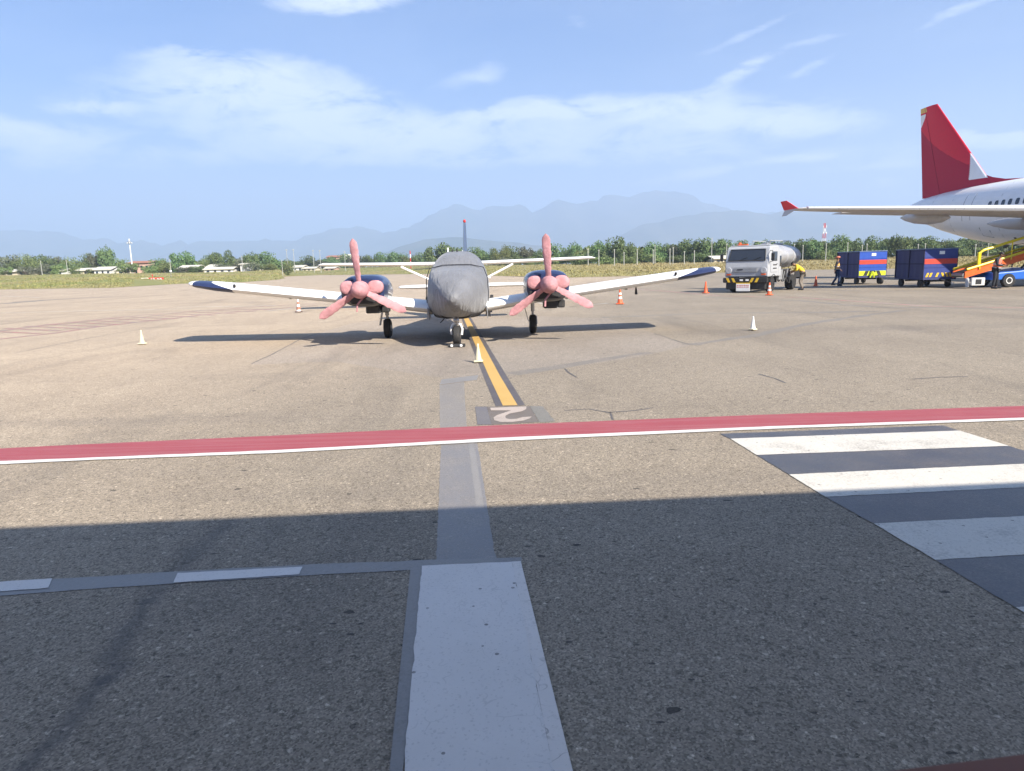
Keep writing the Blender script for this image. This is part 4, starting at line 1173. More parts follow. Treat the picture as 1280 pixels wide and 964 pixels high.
ch = MB(); ch.box((-.4, 2.9, .62), (.12, 4.6, .18)); ch.build('chassis_rail', M['dark'], tk); ch = MB(); ch.box((.4, 2.9, .62), (.12, 4.6, .18)); ch.build('chassis_rail', M['dark'], tk)


def wheel(parent, x, y, r, w, name='wheel', rimm='grey_metal'):
    ty = MB(); ty.lathe([(r * .55, -w / 2), (r * .92, -w / 2), (r, -w * .3), (r, w * .3), (r * .92, w / 2), (r * .55, w / 2)], (x, y, r), 'X', 24); wh = ty.build(name, M['rubber'], parent, smooth=True)
    ri = MB(); ri.lathe([(r * .12, -w * .45), (r * .5, -w * .3), (r * .58, -w * .5), (r * .58, w * .5), (r * .5, w * .3), (r * .12, w * .45)], (x, y, r), 'X', 18); ri.build('rim', M[rimm], wh, smooth=True)
    return wh


for s in (-1, 1):
    wheel(tk, s * .86, .75, .38, .24); wheel(tk, s * .84, 3.9, .38, .36)
    fd = MB(); fr = []
    for k_ in range(9):
        a = math.pi * (.02 + .96 * k_ / 8); fr.append([Vector((s * (w2 - .28), .75 - .47 * math.cos(a), .38 + .47 * math.sin(a))), Vector((s * (w2 + .01), .75 - .47 * math.cos(a), .38 + .47 * math.sin(a))), Vector((s * (w2 + .01), .75 - .44 * math.cos(a), .38 + .44 * math.sin(a))), Vector((s * (w2 - .28), .75 - .44 * math.cos(a), .38 + .44 * math.sin(a)))])
    fd.loft(fr); fd.build('mudguard', M['black'], tk)
    dd = MB(); dd.prism([(.30, .95), (.30, 1.45), (.46, 1.98), (1.20, 1.98), (1.22, .95)], 'X', s * (w2 + .004), s * (w2 + .022)); dr_ = dd.build('door', M['truck_white'], cb)
    dg = MB(); dg.prism([(.40, 1.46), (.52, 1.90), (1.12, 1.90), (1.12, 1.46)], 'X', s * (w2 + .022), s * (w2 + .032)); dg.build('window', M['glass'], dr_)
    dh = MB(); dh.bbox((s * (w2 + .04), 1.08, 1.32), (.02, .12, .03), .006); dh.build('handle', M['black'], dr_)
    mr = MB(); mr.tube([(s * (w2 - .02), .22, 1.95), (s * (w2 + .16), .05, 1.93), (s * (w2 + .18), .03, 1.45), (s * w2, .18, 1.42)], .015, 6); mr.build('mirror_arm', M['black'], cb)
    mr = MB(); mr.bbox((s * (w2 + .19), .02, 1.66), (.16, .05, .34), .02); mr.build('mirror', M['black'], cb)
mk = MB(); mk.lathe([(.01, .12), (.07, .10), (.08, 0), (.08, -.03)], (-.55, .55, 2.25), 'Z', 14); mk.build('beacon', M['cone_orange'], cb, smooth=True)
q = MB(); q.bbox((-.40, .55, 2.255), (.5, .14, .06), .01); q.build('beacon_bar', M['cone_orange'], cb)
# tank
def oval(y, hw, zc, hh, n=32): return [Vector((hw * math.cos(6.283 * k_ / n), y, zc + hh * math.sin(6.283 * k_ / n))) for k_ in range(n)]
tnk = MB(); tnk.loft([oval(1.72, .60, 1.68, .38), oval(1.78, .88, 1.68, .54), oval(1.86, .95, 1.68, .58), oval(5.1, .95, 1.68, .58), oval(5.2, .88, 1.68, .54), oval(5.27, .60, 1.68, .38)]); tn = tnk.build('tank', M['tank'], tk, smooth=True)
for y_ in (1.95, 3.0, 4.05, 5.02):
    q = MB(); q.loft([oval(y_, .965, 1.68, .595), oval(y_ + .05, .965, 1.68, .595)]); q.build('tank_band', M['silver_band'], tn, smooth=True)
for y_ in (2.6, 4.4):
    q = MB(); q.lathe([(.24, -.05), (.24, .06), (.20, .09), (.05, .10)], (0, y_, 2.26), 'Z', 18); q.build('hatch', M['metal'], tn)
for s in (-1, 1):
    q = MB(); q.tube([(s * .42, 1.9, 2.2), (s * .42, 1.9, 2.44), (s * .42, 5.0, 2.44), (s * .42, 5.0, 2.2)], .02, 6); q.build('top_rail', M['truck_white'], tn)
pn = MB(); pn.bbox((.97, 1.66, 1.35), (.12, .30, 1.25), .03); pn.build('control_panel', M['truck_white'], tk)
eq = MB(); eq.bbox((.72, 2.05, .78), (.50, .5, .5), .03); eq.build('pump_cabinet', M['grey_metal'], tk)
eq = MB(); eq.lathe([(.08, -.14), (.30, -.13), (.30, -.10), (.12, -.09), (.12, .09), (.30, .10), (.30, .13), (.08, .14)], (.74, 2.75, .72), 'X', 20); rl = eq.build('hose_reel', M['grey_metal'], tk)
for r_ in (.15, .19, .23):
    q = MB(); q.tube([(.74 + .05 * math.sin(r_ * 60), 2.75 + r_ * math.cos(6.283 * k_ / 16), .72 + r_ * math.sin(6.283 * k_ / 16)) for k_ in range(17)], .024, 6); q.build('hose', M['rubber'], rl)
q = MB(); q.tube([(1.0, 2.5, .8), (1.08, 2.6, .45), (1.1, 2.9, .35), (1.05, 3.1, .8), (1.0, 3.15, 1.0)], .03, 8); q.build('hose', M['rubber'], tk)
q = MB(); q.bbox((.80, 3.2, .82), (.30, .26, .4), .03); q.build('meter_box', M['metal'], tk)
q = MB(); q.tube([(.9, 2.3, 1.02), (.9, 3.3, 1.02)], .045, 8); q.build('pipe', M['metal'], tk)
sd_ = MB(); sd_.bbox((.98, 4.55, .78), (.05, .9, .38), .01); sd_.build('side_guard', M['dark'], tk)
q = MB(); q.bbox((0, 5.25, .6), (1.9, .1, .16), .02); q.build('rear_bumper', M['black'], tk)
q = MB(); q.tube([(1.02, .9, .42), (1.02, 1.25, .42)], .03, 6); q.build('step', M['metal'], tk)
for z_ in (1.28, 1.12):
    q = MB(); q.box((1.058, .82, z_), (.008, .5, .05)); q.build('door_lettering', M['dark'], tk)
q = MB(); q.bbox((1.04, 1.66, 1.45), (.02, .2, .5), .008); q.build('gauge_window', M['glass'], tk)
for y_ in (2.2, 2.5, 3.05):
    q = MB(); q.tube([(.95, y_, .45), (1.0, y_ + .1, .95), (.98, y_ + .25, 1.05)], .03, 6); q.build('hose', M['rubber'], tk)

pm = dict(skin=M['skin'], trousers=M['khaki'], shirt=M['yellow_vest'], sleeve=.45, vest=M['yellow_vest'])
pp = at(997.5, 362.6)
person(pp.x + .1, pp.y, R(-118), BEND, 'ground worker in yellow shirt bending over the side of the fuel truck', pm, H=1.66, vest=False)

# ------------------------------------------------------------------ baggage carts
def cart(x, y, yaw, bright, label):
    t_ = empty('baggage_cart', (x, y, .005), yaw, label, 'baggage cart', 'blue covered baggage carts')
    Lc, Wc = 2.75, 1.52                                         # front end at local y=0 facing -y, corner at x=0
    fm = MB(); fm.box((Wc / 2, Lc / 2, .42), (Wc, Lc, .09)); fr_ = fm.build('floor_frame', M['cart_dark'], t_)
    blue = M['cart_blue'] if bright else M['cart_blue_shaded']
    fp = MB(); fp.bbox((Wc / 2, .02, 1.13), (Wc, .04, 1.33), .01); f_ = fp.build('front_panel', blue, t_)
    q = MB(); q.box((Wc / 2, -.006, 1.235), (Wc - .02, .012, .24)); q.build('red_stripe', M['cart_red'], f_)
    q = MB(); q.box((Wc * .52, -.006, 1.64), (.24, .012, .15)); q.build('white_label', M['white'], f_)
    for z_ in (.95, 1.42):
        q = MB(); q.box((Wc / 2, -.010, z_), (Wc - .02, .014, .015)); q.build('rib', blue, f_)
    if bright:
        q = MB(); q.box((Wc / 2, -.005, .62), (Wc - .04, .010, .26)); ch_ = q.build('hazard_board', M['lime'], f_)
        for s in (-1, 1):
            q = MB(); c_ = Wc / 2 + s * .37; q.prism([(c_ - s * .17, .745), (c_ + s * .02, .745), (c_ + s * .13, .50), (c_ - s * .06, .50)], 'Y', -.016, -.011); q.build('chevron', M['dark'], ch_)
        q = MB(); q.prism([(Wc / 2 - .20, .66), (Wc / 2 - .14, .76), (Wc / 2 + .14, .76), (Wc / 2 + .20, .66)], 'Y', -.016, -.011); q.build('chevron', M['dark'], ch_)
    else:
        for i, x_ in enumerate((.16, .32, .62, .80, .98, 1.14)):
            s = 1 if x_ < .7 else -1
            q = MB(); q.prism([(x_, .70), (x_ + .10, .70), (x_ + .10 - s * .08, .50), (x_ - s * .08, .50)], 'Y', -.012, -.002); q.build('yellow_stripe', M['hiviz_yellow'], f_)
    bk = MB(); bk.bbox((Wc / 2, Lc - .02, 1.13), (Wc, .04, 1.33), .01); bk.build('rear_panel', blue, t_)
    for s, x_ in ((-1, .012), (1, Wc - .012)):
        for k_ in range(2):
            cu = MB(); y0 = .05 + k_ * (Lc - .1) / 2; n = 12; rs_ = []
            for j in range(n + 1):
                y_ = y0 + .012 + (Lc / 2 - .075) * j / n; wv = .012 * math.sin(j * 1.3 + k_)
                rs_.append([Vector((x_ + s * wv, y_, .47)), Vector((x_ + s * wv * .3, y_, 1.78)), Vector((x_ - s * .01 + s * wv * .3, y_, 1.78)), Vector((x_ - s * .01 + s * wv, y_, .47))])
            cu.loft(rs_); cu.build('curtain', M['cart_dark'], t_)
        q = MB(); q.box((x_ + s * .022, Lc / 2, 1.13), (.012, Lc - .1, .04)); q.build('curtain_strap', M['cart_curtain_strap'], t_)
        for y_ in (.03, Lc / 2, Lc - .03):
            q = MB(); q.box((x_ + s * .02, y_, 1.13), (.03, .05, 1.36)); q.build('post', M['cart_curtain_strap'], t_)
    rf = MB(); rf.bbox((Wc / 2, Lc / 2, 1.82), (Wc + .05, Lc + .06, .05), .02); rf.build('roof', M['cart_roof'], t_)
    for (x_, y_) in ((.12, .45), (Wc - .12, .45), (.12, Lc - .45), (Wc - .12, Lc - .45)): wheel(t_, x_, y_, .20, .13)
    q = MB(); q.box((Wc / 2, .5, .30), (.9, .08, .08)); q.build('axle', M['dark'], t_); q = MB(); q.box((Wc / 2, Lc - .45, .30), (.9, .08, .08)); q.build('axle', M['dark'], t_)
    if bright:      # tow bar folded up in front, as a yellow A, with its own small wheel
        q = MB(); q.tube([(Wc * .40, -.08, .38), (Wc * .46, -.12, .72)], .04, 6); q.build('tow_bar', M['lime'], t_)
        q = MB(); q.tube([(Wc * .54, -.08, .38), (Wc * .48, -.12, .72)], .04, 6); q.build('tow_bar', M['lime'], t_)
        q = MB(); q.lathe([(.05, -.05), (.17, -.055), (.19, 0), (.17, .055), (.05, .05)], (Wc * .72, -.35, .2), 'X', 18); q.build('jockey_wheel', M['rubber'], t_, smooth=True)
        q = MB(); q.tube([(Wc * .72, -.35, .2), (Wc * .66, -.2, .5), (Wc * .6, .02, .45)], .03, 6); q.build('fork', M['dark'], t_)
    else:
        q = MB(); q.tube([(Wc / 2, .0, .38), (Wc / 2, -.55, .30), (Wc / 2 + .05, -.95, .24)], .03, 6); q.build('tow_bar', M['dark'], t_)
        q = MB(); q.lathe([(.01, -.02), (.07, -.02), (.07, .02), (.01, .02)], (Wc / 2 + .05, -1.0, .24), 'Z', 12); q.build('tow_ring', M['metal'], t_)
    return t_


p2 = at(1162, 360.0); p1 = at(1084, 355.5)
cart(19.72, 33.5, R(-3), False, 'shade-darkened blue baggage cart with dull yellow slanted stripes, next to the belt loader')
cart(19.55, 39.4, R(-1), True, 'bright blue baggage cart with lime hazard board, behind the worker in the orange vest')
pm = dict(skin=M['skin'], trousers=M['denim'], shirt=M['dark_cloth'], sleeve=.95, vest=M['orange_vest'])
pp = at(1047.5, 357.5)
person(pp.x, pp.y + .2, R(62), WALK, 'worker in an orange vest and jeans walking past the bright blue baggage cart', pm, H=1.60, hat=M['red_vest'])

# ------------------------------------------------------------------ belt loader
LB = (22.9, 32.6); lyaw = R(1)
bl_ = empty('belt_loader', (20.9, 32.72, .005), lyaw, 'blue belt loader with an orange conveyor frame and yellow handrails rising toward the airliner', 'belt loader')
SL = math.tan(R(15.5)); L_ = 7.2
def bz(x): return .62 + x * SL
for s in (-.42, .42):
    q = MB(); q.loft([[Vector((x, s - .03, bz(x) - .17)), Vector((x, s + .03, bz(x) - .17)), Vector((x, s + .03, bz(x) + .14)), Vector((x, s - .03, bz(x) + .14))] for x in (0, L_)]); q.build('conveyor_side', M['loader_orange'], bl_)
q = MB(); q.loft([[Vector((x, -.38, bz(x) + .06)), Vector((x, .38, bz(x) + .06)), Vector((x, .38, bz(x) + .09)), Vector((x, -.38, bz(x) + .09))] for x in (0, L_)]); q.build('belt', M['rubber'], bl_)
q = MB(); q.lathe([(.02, -.4), (.11, -.4), (.11, .4), (.02, .4)], (.02, 0, bz(0) - .03), 'Y', 14); q.build('roller', M['metal'], bl_)
for s in (-.47, .47):
    h = 1.0 if s < 0 else .55
    q = MB(); q.tube([(.05, s, bz(0) + .22), (L_, s, bz(L_) + .24)], .06, 8); q.build('lower_rail', M['loader_yellow'], bl_)
    if s < 0:
        q = MB(); q.tube([(.55, s, bz(.55) + .25), (.55, s, bz(.55) + .78), (.75, s, bz(.75) + .86), (L_, s, bz(L_) + .92)], .06, 8); q.build('handrail', M['loader_yellow'], bl_)
        for x_ in (.62, 2.05, 3.5, 4.9, 6.4):
            q = MB(); q.tube([(x_, s - .02, bz(x_) + .05), (x_, s - .02, bz(x_) + .86)], .028, 6); q.build('rail_post', M['loader_yellow'], bl_)
bd = MB(); bd.prism([(1.0, .34), (1.15, .66), (2.2, .72), (3.1, .84), (6.4, .86), (6.4, .34)], 'Y', -.85, .85); b_ = bd.build('body', M['loader_blue'], bl_, bevel=.04)
# white arrow mark on the blue side
q = MB(); q.prism([(2.95, .60), (3.12, .68), (3.12, .63), (4.3, .64), (4.3, .575), (3.12, .57), (3.12, .52)], 'Y', -.866, -.855); q.build('white_arrow', M['white'], b_)
q = MB(); q.bbox((2.1, .62, .92), (.5, .4, .28), .08); q.build('driver_seat', M['black'], bl_)
q = MB(); q.bbox((.55, -.55, .28), (.62, .1, .36), .02); bx = q.build('battery_box', M['white_cloth'], bl_)
q = MB(); q.box((.55, -.61, .28), (.26, .012, .22)); q.build('dark_label', M['dark'], bx)
q = MB(); q.bbox((.08, -.52, .24), (.14, .1, .40), .02); q.build('support_leg', M['silver_band'], bl_)
for x_, s in ((1.75, -.8), (1.75, .8), (5.3, -.8), (5.3, .8)):
    wheel_parent = bl_
    ty = MB(); ty.lathe([(.12, -.11), (.28, -.11), (.31, -.06), (.31, .06), (.28, .11), (.12, .11)], (x_, s, .31), 'Y', 22); wh = ty.build('wheel', M['rubber'], bl_, smooth=True)
    ri = MB(); ri.lathe([(.03, -.1), (.15, -.115), (.15, .115), (.03, .1)], (x_, s, .31), 'Y', 16); ri.build('rim', M['white_cloth'], wh)
for x_ in (2.7, 3.6):
    q = MB(); q.tube([(x_, -.3, .85), (x_ + .6, -.3, bz(x_ + .6) - .1)], .05, 8); q.build('lift_strut', M['black'], bl_)
for x_ in (3.0, 4.0):
    q = MB(); q.tube([(x_, .7, .86), (x_, .7, 1.9), (x_ + .9, .7, 2.0), (x_ + .9, .7, .86)], .03, 6); q.build('cab_frame', M['navy'], bl_)
pm = dict(skin=M['skin'], trousers=M['dark_cloth'], shirt=M['dark_cloth'], sleeve=.95, vest=M['red_vest'])
pp = at(1241, 360.8)
person(pp.x, pp.y - .1, R(40), LOOK, 'worker in dark clothes and a faded red reflective vest in front of the belt loader', pm, H=1.66)

# ------------------------------------------------------------------ airliner
AP = (29.786, 50.696); AA = 1.4735
al = empty('airliner', (0, 0, 0), 0, 'white airliner with two-tone red tail fin and red wing tip', 'airliner')
def A(x, y, z):
    c, s = math.cos(AA), math.sin(AA); x = x - 35
    return Vector((AP[0] - x * c - y * s, AP[1] + x * s - y * c, z))
FS = [(0, .05, 3.3, 3.4), (.5, .8, 2.7, 4.2), (1.6, 1.45, 2.2, 5.0), (3.5, 1.85, 1.85, 5.65), (6, 1.975, 1.75, 5.87), (23.0, 1.975, 1.75, 5.87), (25.5, 1.95, 1.90, 5.87), (28, 1.80, 2.05, 5.86), (30.5, 1.52, 2.48, 5.82), (33, 1.12, 3.10, 5.70), (35, .74, 3.72, 5.52), (36.6, .42, 4.25, 5.20), (37.5, .18, 4.60, 5.00)]
fu = MB(); rings = []
for (x, hw_, z0, z1) in FS:
    rings.append([A(x, hw_ * math.cos(6.2832 * k_ / 40), (z0 + z1) / 2 + (z1 - z0) / 2 * math.sin(6.2832 * k_ / 40)) for k_ in range(40)])
fu.loft(rings); fo = fu.build('fuselage', M['jet_white'], al, smooth=True)


def fus_hw(x, z):
    for (a, b_) in zip(FS, FS[1:]):
        if a[0] <= x <= b_[0]:
            k_ = (x - a[0]) / (b_[0] - a[0]); hw_, z0, z1 = [a[i] + (b_[i] - a[i]) * k_ for i in (1, 2, 3)]
            q = (z - (z0 + z1) / 2) / ((z1 - z0) / 2); return hw_ * math.sqrt(max(0, 1 - q * q))
    return 0


def patch(name, x, z, w, h, mat, side=1, out=.02, corner=.35):
    mb_ = MB(); ring = []
    n = 16
    for k_ in range(n):
        a = 6.2832 * k_ / n
        cx = math.copysign(abs(math.cos(a)) ** .6, math.cos(a)) * w / 2; cz = math.copysign(abs(math.sin(a)) ** .6, math.sin(a)) * h / 2
        ring.append((x + cx, z + cz))
    mb_.loft([[A(a, side * (fus_hw(a, b_) + out), b_) for a, b_ in ring], [A(a, side * (fus_hw(a, b_) - .05), b_) for a, b_ in ring]])
    return mb_.build(name, mat, al)


for i in range(34):
    x = 27.1 - i * .533
    if x < 9.5: break
    for sd__ in (1, -1): patch('window', x, 4.42, .25, .36, M['glass'], sd__)
# service door outline and hold door
for (a, b_, c_, d) in ((28.75, 29.55, 3.6, 5.2),):
    for e, f, g, h in (((a), (a), c_, d), (b_, b_, c_, d)):
        q = MB(); q.tube([A(e, fus_hw(e, c_ + (d - c_) * t_ / 6) + .005, c_ + (d - c_) * t_ / 6) for t_ in range(7)], .012, 5); q.build('door_seam', M['grey_metal'], fo)
q = MB(); q.tube([A(27.2, fus_hw(27.2, 2.9) + .01, 2.9), A(27.25, fus_hw(27.25, 2.45) + .01, 2.47), A(28.0, fus_hw(28, 2.6) + .01, 2.62), A(28.0, fus_hw(28, 3.1) + .01, 3.1)], .02, 5); q.build('hold_door_seam', M['grey_metal'], fo)
patch('vent', 25.6, 2.35, .18, .12, M['dark'])
q = MB(); q.prism([(0, 0), (.35, 0), (.1, -.3), (0, -.3)], 'Y', -.02, .02)
q2 = MB(); q2.loft([[A(27.2, .1, 2.1), A(27.6, .1, 2.2), A(27.75, .1, 1.86), A(27.5, .1, 1.82)], [A(27.2, .16, 2.1), A(27.6, .16, 2.2), A(27.75, .16, 1.86), A(27.5, .16, 1.82)]]); q2.build('antenna', M['dark'], al)
# fin: slab with a lens section, coloured by panels
FIN = dict(root_le=28.9, root_te=35.6, tip_le=34.75, tip_te=36.45, z0=5.5, z1=11.76)
def finpt(u, v, side):
    """u 0 leading .. 1 trailing, v 0 root .. 1 tip"""
    le = FIN['root_le'] + (FIN['tip_le'] - FIN['root_le']) * v; te = FIN['root_te'] + (FIN['tip_te'] - FIN['root_te']) * v
    hw_ = (.26 - .16 * v) * math.sin(math.pi * min(1, u ** .6)) + .012
    return A(le + (te - le) * u, side * hw_, FIN['z0'] + (FIN['z1'] - FIN['z0']) * v)
NU, NV = 70, 110
fv = []; ff = []; fmi = []
for side in (1, -1):
    o_ = len(fv)
    for j in range(NV + 1):
        for i in range(NU + 1): fv.append(finpt(i / NU, j / NV, side))
    for j in range(NV):
        for i in range(NU):
            a = o_ + j * (NU + 1) + i; ff.append((a, a + 1, a + NU + 2, a + NU + 1))
            u = (i + .5) / NU; v = (j + .5) / NV
            # white and yellow flag corner at the top trailing edge, dark red lower aft, bright red fore, white fillet at the leading edge
            mi = 0
            split = .04 + (1 - u) * .62 if False else None
            edge_v = .77 - (1 - u) * .56                     # boundary falls toward the leading edge
            if v < edge_v: mi = 1
            if u > .66 and v > .80 + (.97 - u) * .45 and v < .955: mi = 2
            if u > .62 and v >= .95: mi = 3
            if u > .64 and .925 <= v < .95: mi = 0
            if .12 < v < .40 and u < .22 * (.40 - v) / .28: mi = 2
            fmi.append(mi)
mb = MB(); mb.v = [tuple(p) for p in fv]; mb.f = ff; mb.m = fmi
n0 = (NU + 1) * (NV + 1)
top0 = NV * (NU + 1)
mb.f += [(top0 + i, top0 + i + 1, n0 + top0 + i + 1, n0 + top0 + i) for i in range(NU)]; mb.m += [0] * NU
mb.f += [(j * (NU + 1), (j + 1) * (NU + 1), n0 + (j + 1) * (NU + 1), n0 + j * (NU + 1)) for j in range(NV)]; mb.m += [0] * NV
mb.f += [(j * (NU + 1) + NU, (j + 1) * (NU + 1) + NU, n0 + (j + 1) * (NU + 1) + NU, n0 + j * (NU + 1) + NU) for j in range(NV)]; mb.m += [1] * NV
fin_ = mb.build('tail_fin', [M['red_tail'], M['red_tail_dark'], M['jet_white'], M['flag_yellow']], al)
q = MB(); q.loft([[A(26.6, .02, 5.84), A(26.6, -.02, 5.84), A(26.6, 0, 5.87)], [A(28.2, .05, 5.80), A(28.2, -.05, 5.80), A(28.2, 0, 6.00)], [A(29.3, .10, 5.75), A(29.3, -.10, 5.75), A(29.2, 0, 6.22)], [A(30.0, .10, 5.72), A(30.0, -.10, 5.72), A(30.0, 0, 6.5)]]); q.build('fin_fillet', M['red_tail_dark'], al)
for side in (1, -1):
    q = MB(); q.tube([finpt(.70, v_ / 12, side) + Vector((-.004 * side, 0, 0)) for v_ in range(13)], .010, 4); q.build('rudder_gap', M['red_tail_seam'], fin_)
for x_ in (24.4, 26.4, 30.9, 33.2):
    hw_, zc_, hz_ = [None] * 3
    for (a, b_) in zip(FS, FS[1:]):
        if a[0] <= x_ <= b_[0]:
            k_ = (x_ - a[0]) / (b_[0] - a[0]); hw_ = a[1] + (b_[1] - a[1]) * k_; z0 = a[2] + (b_[2] - a[2]) * k_; z1 = a[3] + (b_[3] - a[3]) * k_
    q = MB(); q.tube([A(x_, (hw_ + .002) * math.cos(t_ * .262), (z0 + z1) / 2 + ((z1 - z0) / 2 + .002) * math.sin(t_ * .262)) for t_ in range(-6, 7)], .008, 4); q.build('panel_seam', M['grey_metal'], fo)
# wings
def afl(xl, xt, y, z, th):
    ts = [0, .015, .05, .12, .25, .45, .7, 1.0]
    def yt(t): return 5 * th * (.2969 * math.sqrt(t) - .126 * t - .3516 * t * t + .2843 * t ** 3 - .1015 * t ** 4)
    return [A(xl + t_ * (xt - xl), y, z + yt(t_) * .9) for t_ in ts] + [A(xl + t_ * (xt - xl), y, z - yt(t_) * 1.1) for t_ in reversed(ts[1:-1])]
for s in (1, -1):
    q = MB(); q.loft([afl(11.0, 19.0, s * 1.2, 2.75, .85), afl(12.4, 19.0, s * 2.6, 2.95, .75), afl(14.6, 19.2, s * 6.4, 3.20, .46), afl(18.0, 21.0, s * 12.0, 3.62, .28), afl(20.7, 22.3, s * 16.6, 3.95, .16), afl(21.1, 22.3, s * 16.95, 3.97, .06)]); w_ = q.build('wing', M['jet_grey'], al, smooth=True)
    le = MB()
    def lefl(xl, y, z, r): return [A(xl - .03, y, z + .3 * r), A(xl - .04, y, z - .25 * r), A(xl + .35 * (1 if r > .1 else .7), y, z + 1.05 * r), A(xl + .12, y, z + .9 * r)]
    le.loft([[A(12.34, s * 2.6, 2.86), A(12.30, s * 2.6, 3.0), A(12.42, s * 2.6, 3.20), A(12.9, s * 2.6, 3.42)], [A(14.55, s * 6.4, 3.12), A(14.5, s * 6.4, 3.24), A(14.62, s * 6.4, 3.37), A(15.0, s * 6.4, 3.46)],
             [A(17.95, s * 12, 3.56), A(17.92, s * 12, 3.65), A(18.0, s * 12, 3.74), A(18.3, s * 12, 3.79)], [A(20.67, s * 16.6, 3.90), A(20.63, s * 16.6, 3.96), A(20.7, s * 16.6, 4.02), A(20.9, s * 16.6, 4.04)]]); le.build('slat', M['jet_lead'], w_, smooth=True)
    for (y, x0, z, L2, h) in ((6.4, 17.0, 2.95, 4.6, .42), (10.9, 18.4, 3.36, 3.6, .42)):
        q = MB(); q.loft([[A(x0 + L2 * t_, s * (y + .5 * hh_ * math.cos(6.283 * k_ / 12) * h), z - .12 * (1 - t_) + hh_ * h * math.sin(6.283 * k_ / 12) * .8 + .1 * t_) for k_ in range(12)] for t_, hh_ in ((0, .1), (.15, .7), (.4, 1), (.7, .85), (.9, .45), (1, .08))]); q.build('flap_fairing', M['jet_grey'], w_, smooth=True)
    q = MB(); q.loft([[A(21.0, s * 16.93, 3.97), A(22.4, s * 16.93, 3.97), A(22.4, s * 16.98, 3.97), A(21.0, s * 16.98, 3.97)], [A(21.9, s * 17.10, 4.42), A(22.5, s * 17.10, 4.42), A(22.5, s * 17.13, 4.42), A(21.9, s * 17.13, 4.42)]]); q.build('wing_tip_fence', M['red_tail'], w_)
    q = MB(); q.loft([[A(21.1, s * 16.93, 3.97), A(22.3, s * 16.93, 3.97), A(22.3, s * 16.98, 3.97), A(21.1, s * 16.98, 3.97)], [A(22.0, s * 17.05, 3.68), A(22.4, s * 17.05, 3.68), A(22.4, s * 17.08, 3.68), A(22.0, s * 17.08, 3.68)]]); q.build('wing_tip_fence', M['jet_grey'], w_)
    # horizontal tail
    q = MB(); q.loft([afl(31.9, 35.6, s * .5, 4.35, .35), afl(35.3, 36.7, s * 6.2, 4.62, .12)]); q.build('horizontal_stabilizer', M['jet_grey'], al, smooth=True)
    # engine and main gear stay out of frame, built plainly
    q = MB(); q.loft([[A(x, s * 5.75 + r_ * math.cos(6.283 * k_ / 24), 1.85 + r_ * math.sin(6.283 * k_ / 24)) for k_ in range(24)] for x, r_ in ((9.6, .95), (9.8, 1.12), (11.2, 1.2), (13.0, 1.0), (14.4, .55))]); q.build('engine', M['jet_white'], al, smooth=True)
    q = MB(); q.tube([A(17.5, s * 3.8, 2.9), A(17.5, s * 3.8, .6)], .16, 10); lgg = q.build('landing_gear_leg', M['metal'], al)
    for d in (-.45, .45):
        q = MB(); q.tube([A(17.5, s * 3.8 + d - .17, .58), A(17.5, s * 3.8 + d + .17, .58)], .575, 20); q.build('wheel', M['rubber'], lgg)
bf = MB(); bf.loft([[A(x, hw_ * math.cos(6.283 * k_ / 20), 2.25 + .75 * hh_ * math.sin(6.283 * k_ / 20)) for k_ in range(20)] for x, hw_, hh_ in ((10.5, .9, .5), (12, 2.1, 1), (19, 2.1, 1), (22, .9, .5))]); bf.build('belly_fairing', M['jet_grey'], al, smooth=True)
q = MB(); q.tube([A(5.1, 0, 2.0), A(5.1, 0, .4)], .1, 8); g_ = q.build('nose_gear_leg', M['metal'], al)
for d in (-.25, .25):
    q = MB(); q.tube([A(5.1, d - .1, .38), A(5.1, d + .1, .38)], .38, 18); q.build('wheel', M['rubber'], g_)

# ------------------------------------------------------------------ trees beyond the field
def make_crown(seed, nclump, nleaf, leaf, low):
    rnd = random.Random(seed); mb_ = MB(); cl = []
    for i in range(nclump):
        a = rnd.uniform(0, 6.283); r_ = math.sqrt(rnd.random()) * .85; z = rnd.uniform(low, .92)
        k_ = math.sqrt(max(.05, 1 - ((z - .5) / .62) ** 2))
        cl.append((Vector((r_ * k_ * math.cos(a), r_ * k_ * math.sin(a), z)), rnd.uniform(.20, .40)))
    for c_, r_ in cl:
        for j in range(nleaf):
            d = Vector((rnd.gauss(0, 1), rnd.gauss(0, 1), rnd.gauss(0, 1))).normalized()
            p = c_ + Vector((d.x, d.y, d.z * .75)) * r_ * rnd.uniform(.65, 1.05)
            if p.z < low - .08: continue
            n_ = (d + Vector((rnd.gauss(0, .5), rnd.gauss(0, .5), rnd.gauss(0, .5) + .2))).normalized()
            u_ = n_.orthogonal().normalized(); v_ = n_.cross(u_); an_ = rnd.uniform(0, 6.28)
            u2 = u_ * math.cos(an_) + v_ * math.sin(an_); v2 = -u_ * math.sin(an_) + v_ * math.cos(an_)
            s_ = leaf * rnd.uniform(.6, 1.3)
            mb_.add([p - u2 * s_, p - v2 * s_ * .6, p + u2 * s_, p + v2 * s_ * .6], [(0, 1, 2, 3)])
    me = bpy.data.meshes.new('crown'); me.from_pydata(mb_.v, [], mb_.f); return me, cl


def make_trunk(cl, seed, low):
    rnd = random.Random(seed); mb_ = MB()
    mb_.tube([(0, 0, -.05), (.01, .0, .2), (.03, .02, .45)], [.05, .035, .02], 7)
    for c_, r_ in cl[:7]:
        mb_.tube([(.01, 0, .18), (c_.x * .45, c_.y * .45, .2 + (c_.z - .2) * .55), (c_.x * .9, c_.y * .9, c_.z)], [.022, .014, .006], 5)
    me = bpy.data.meshes.new('trunk'); me.from_pydata(mb_.v, [], mb_.f); me.materials.append(M['trunk']); return me


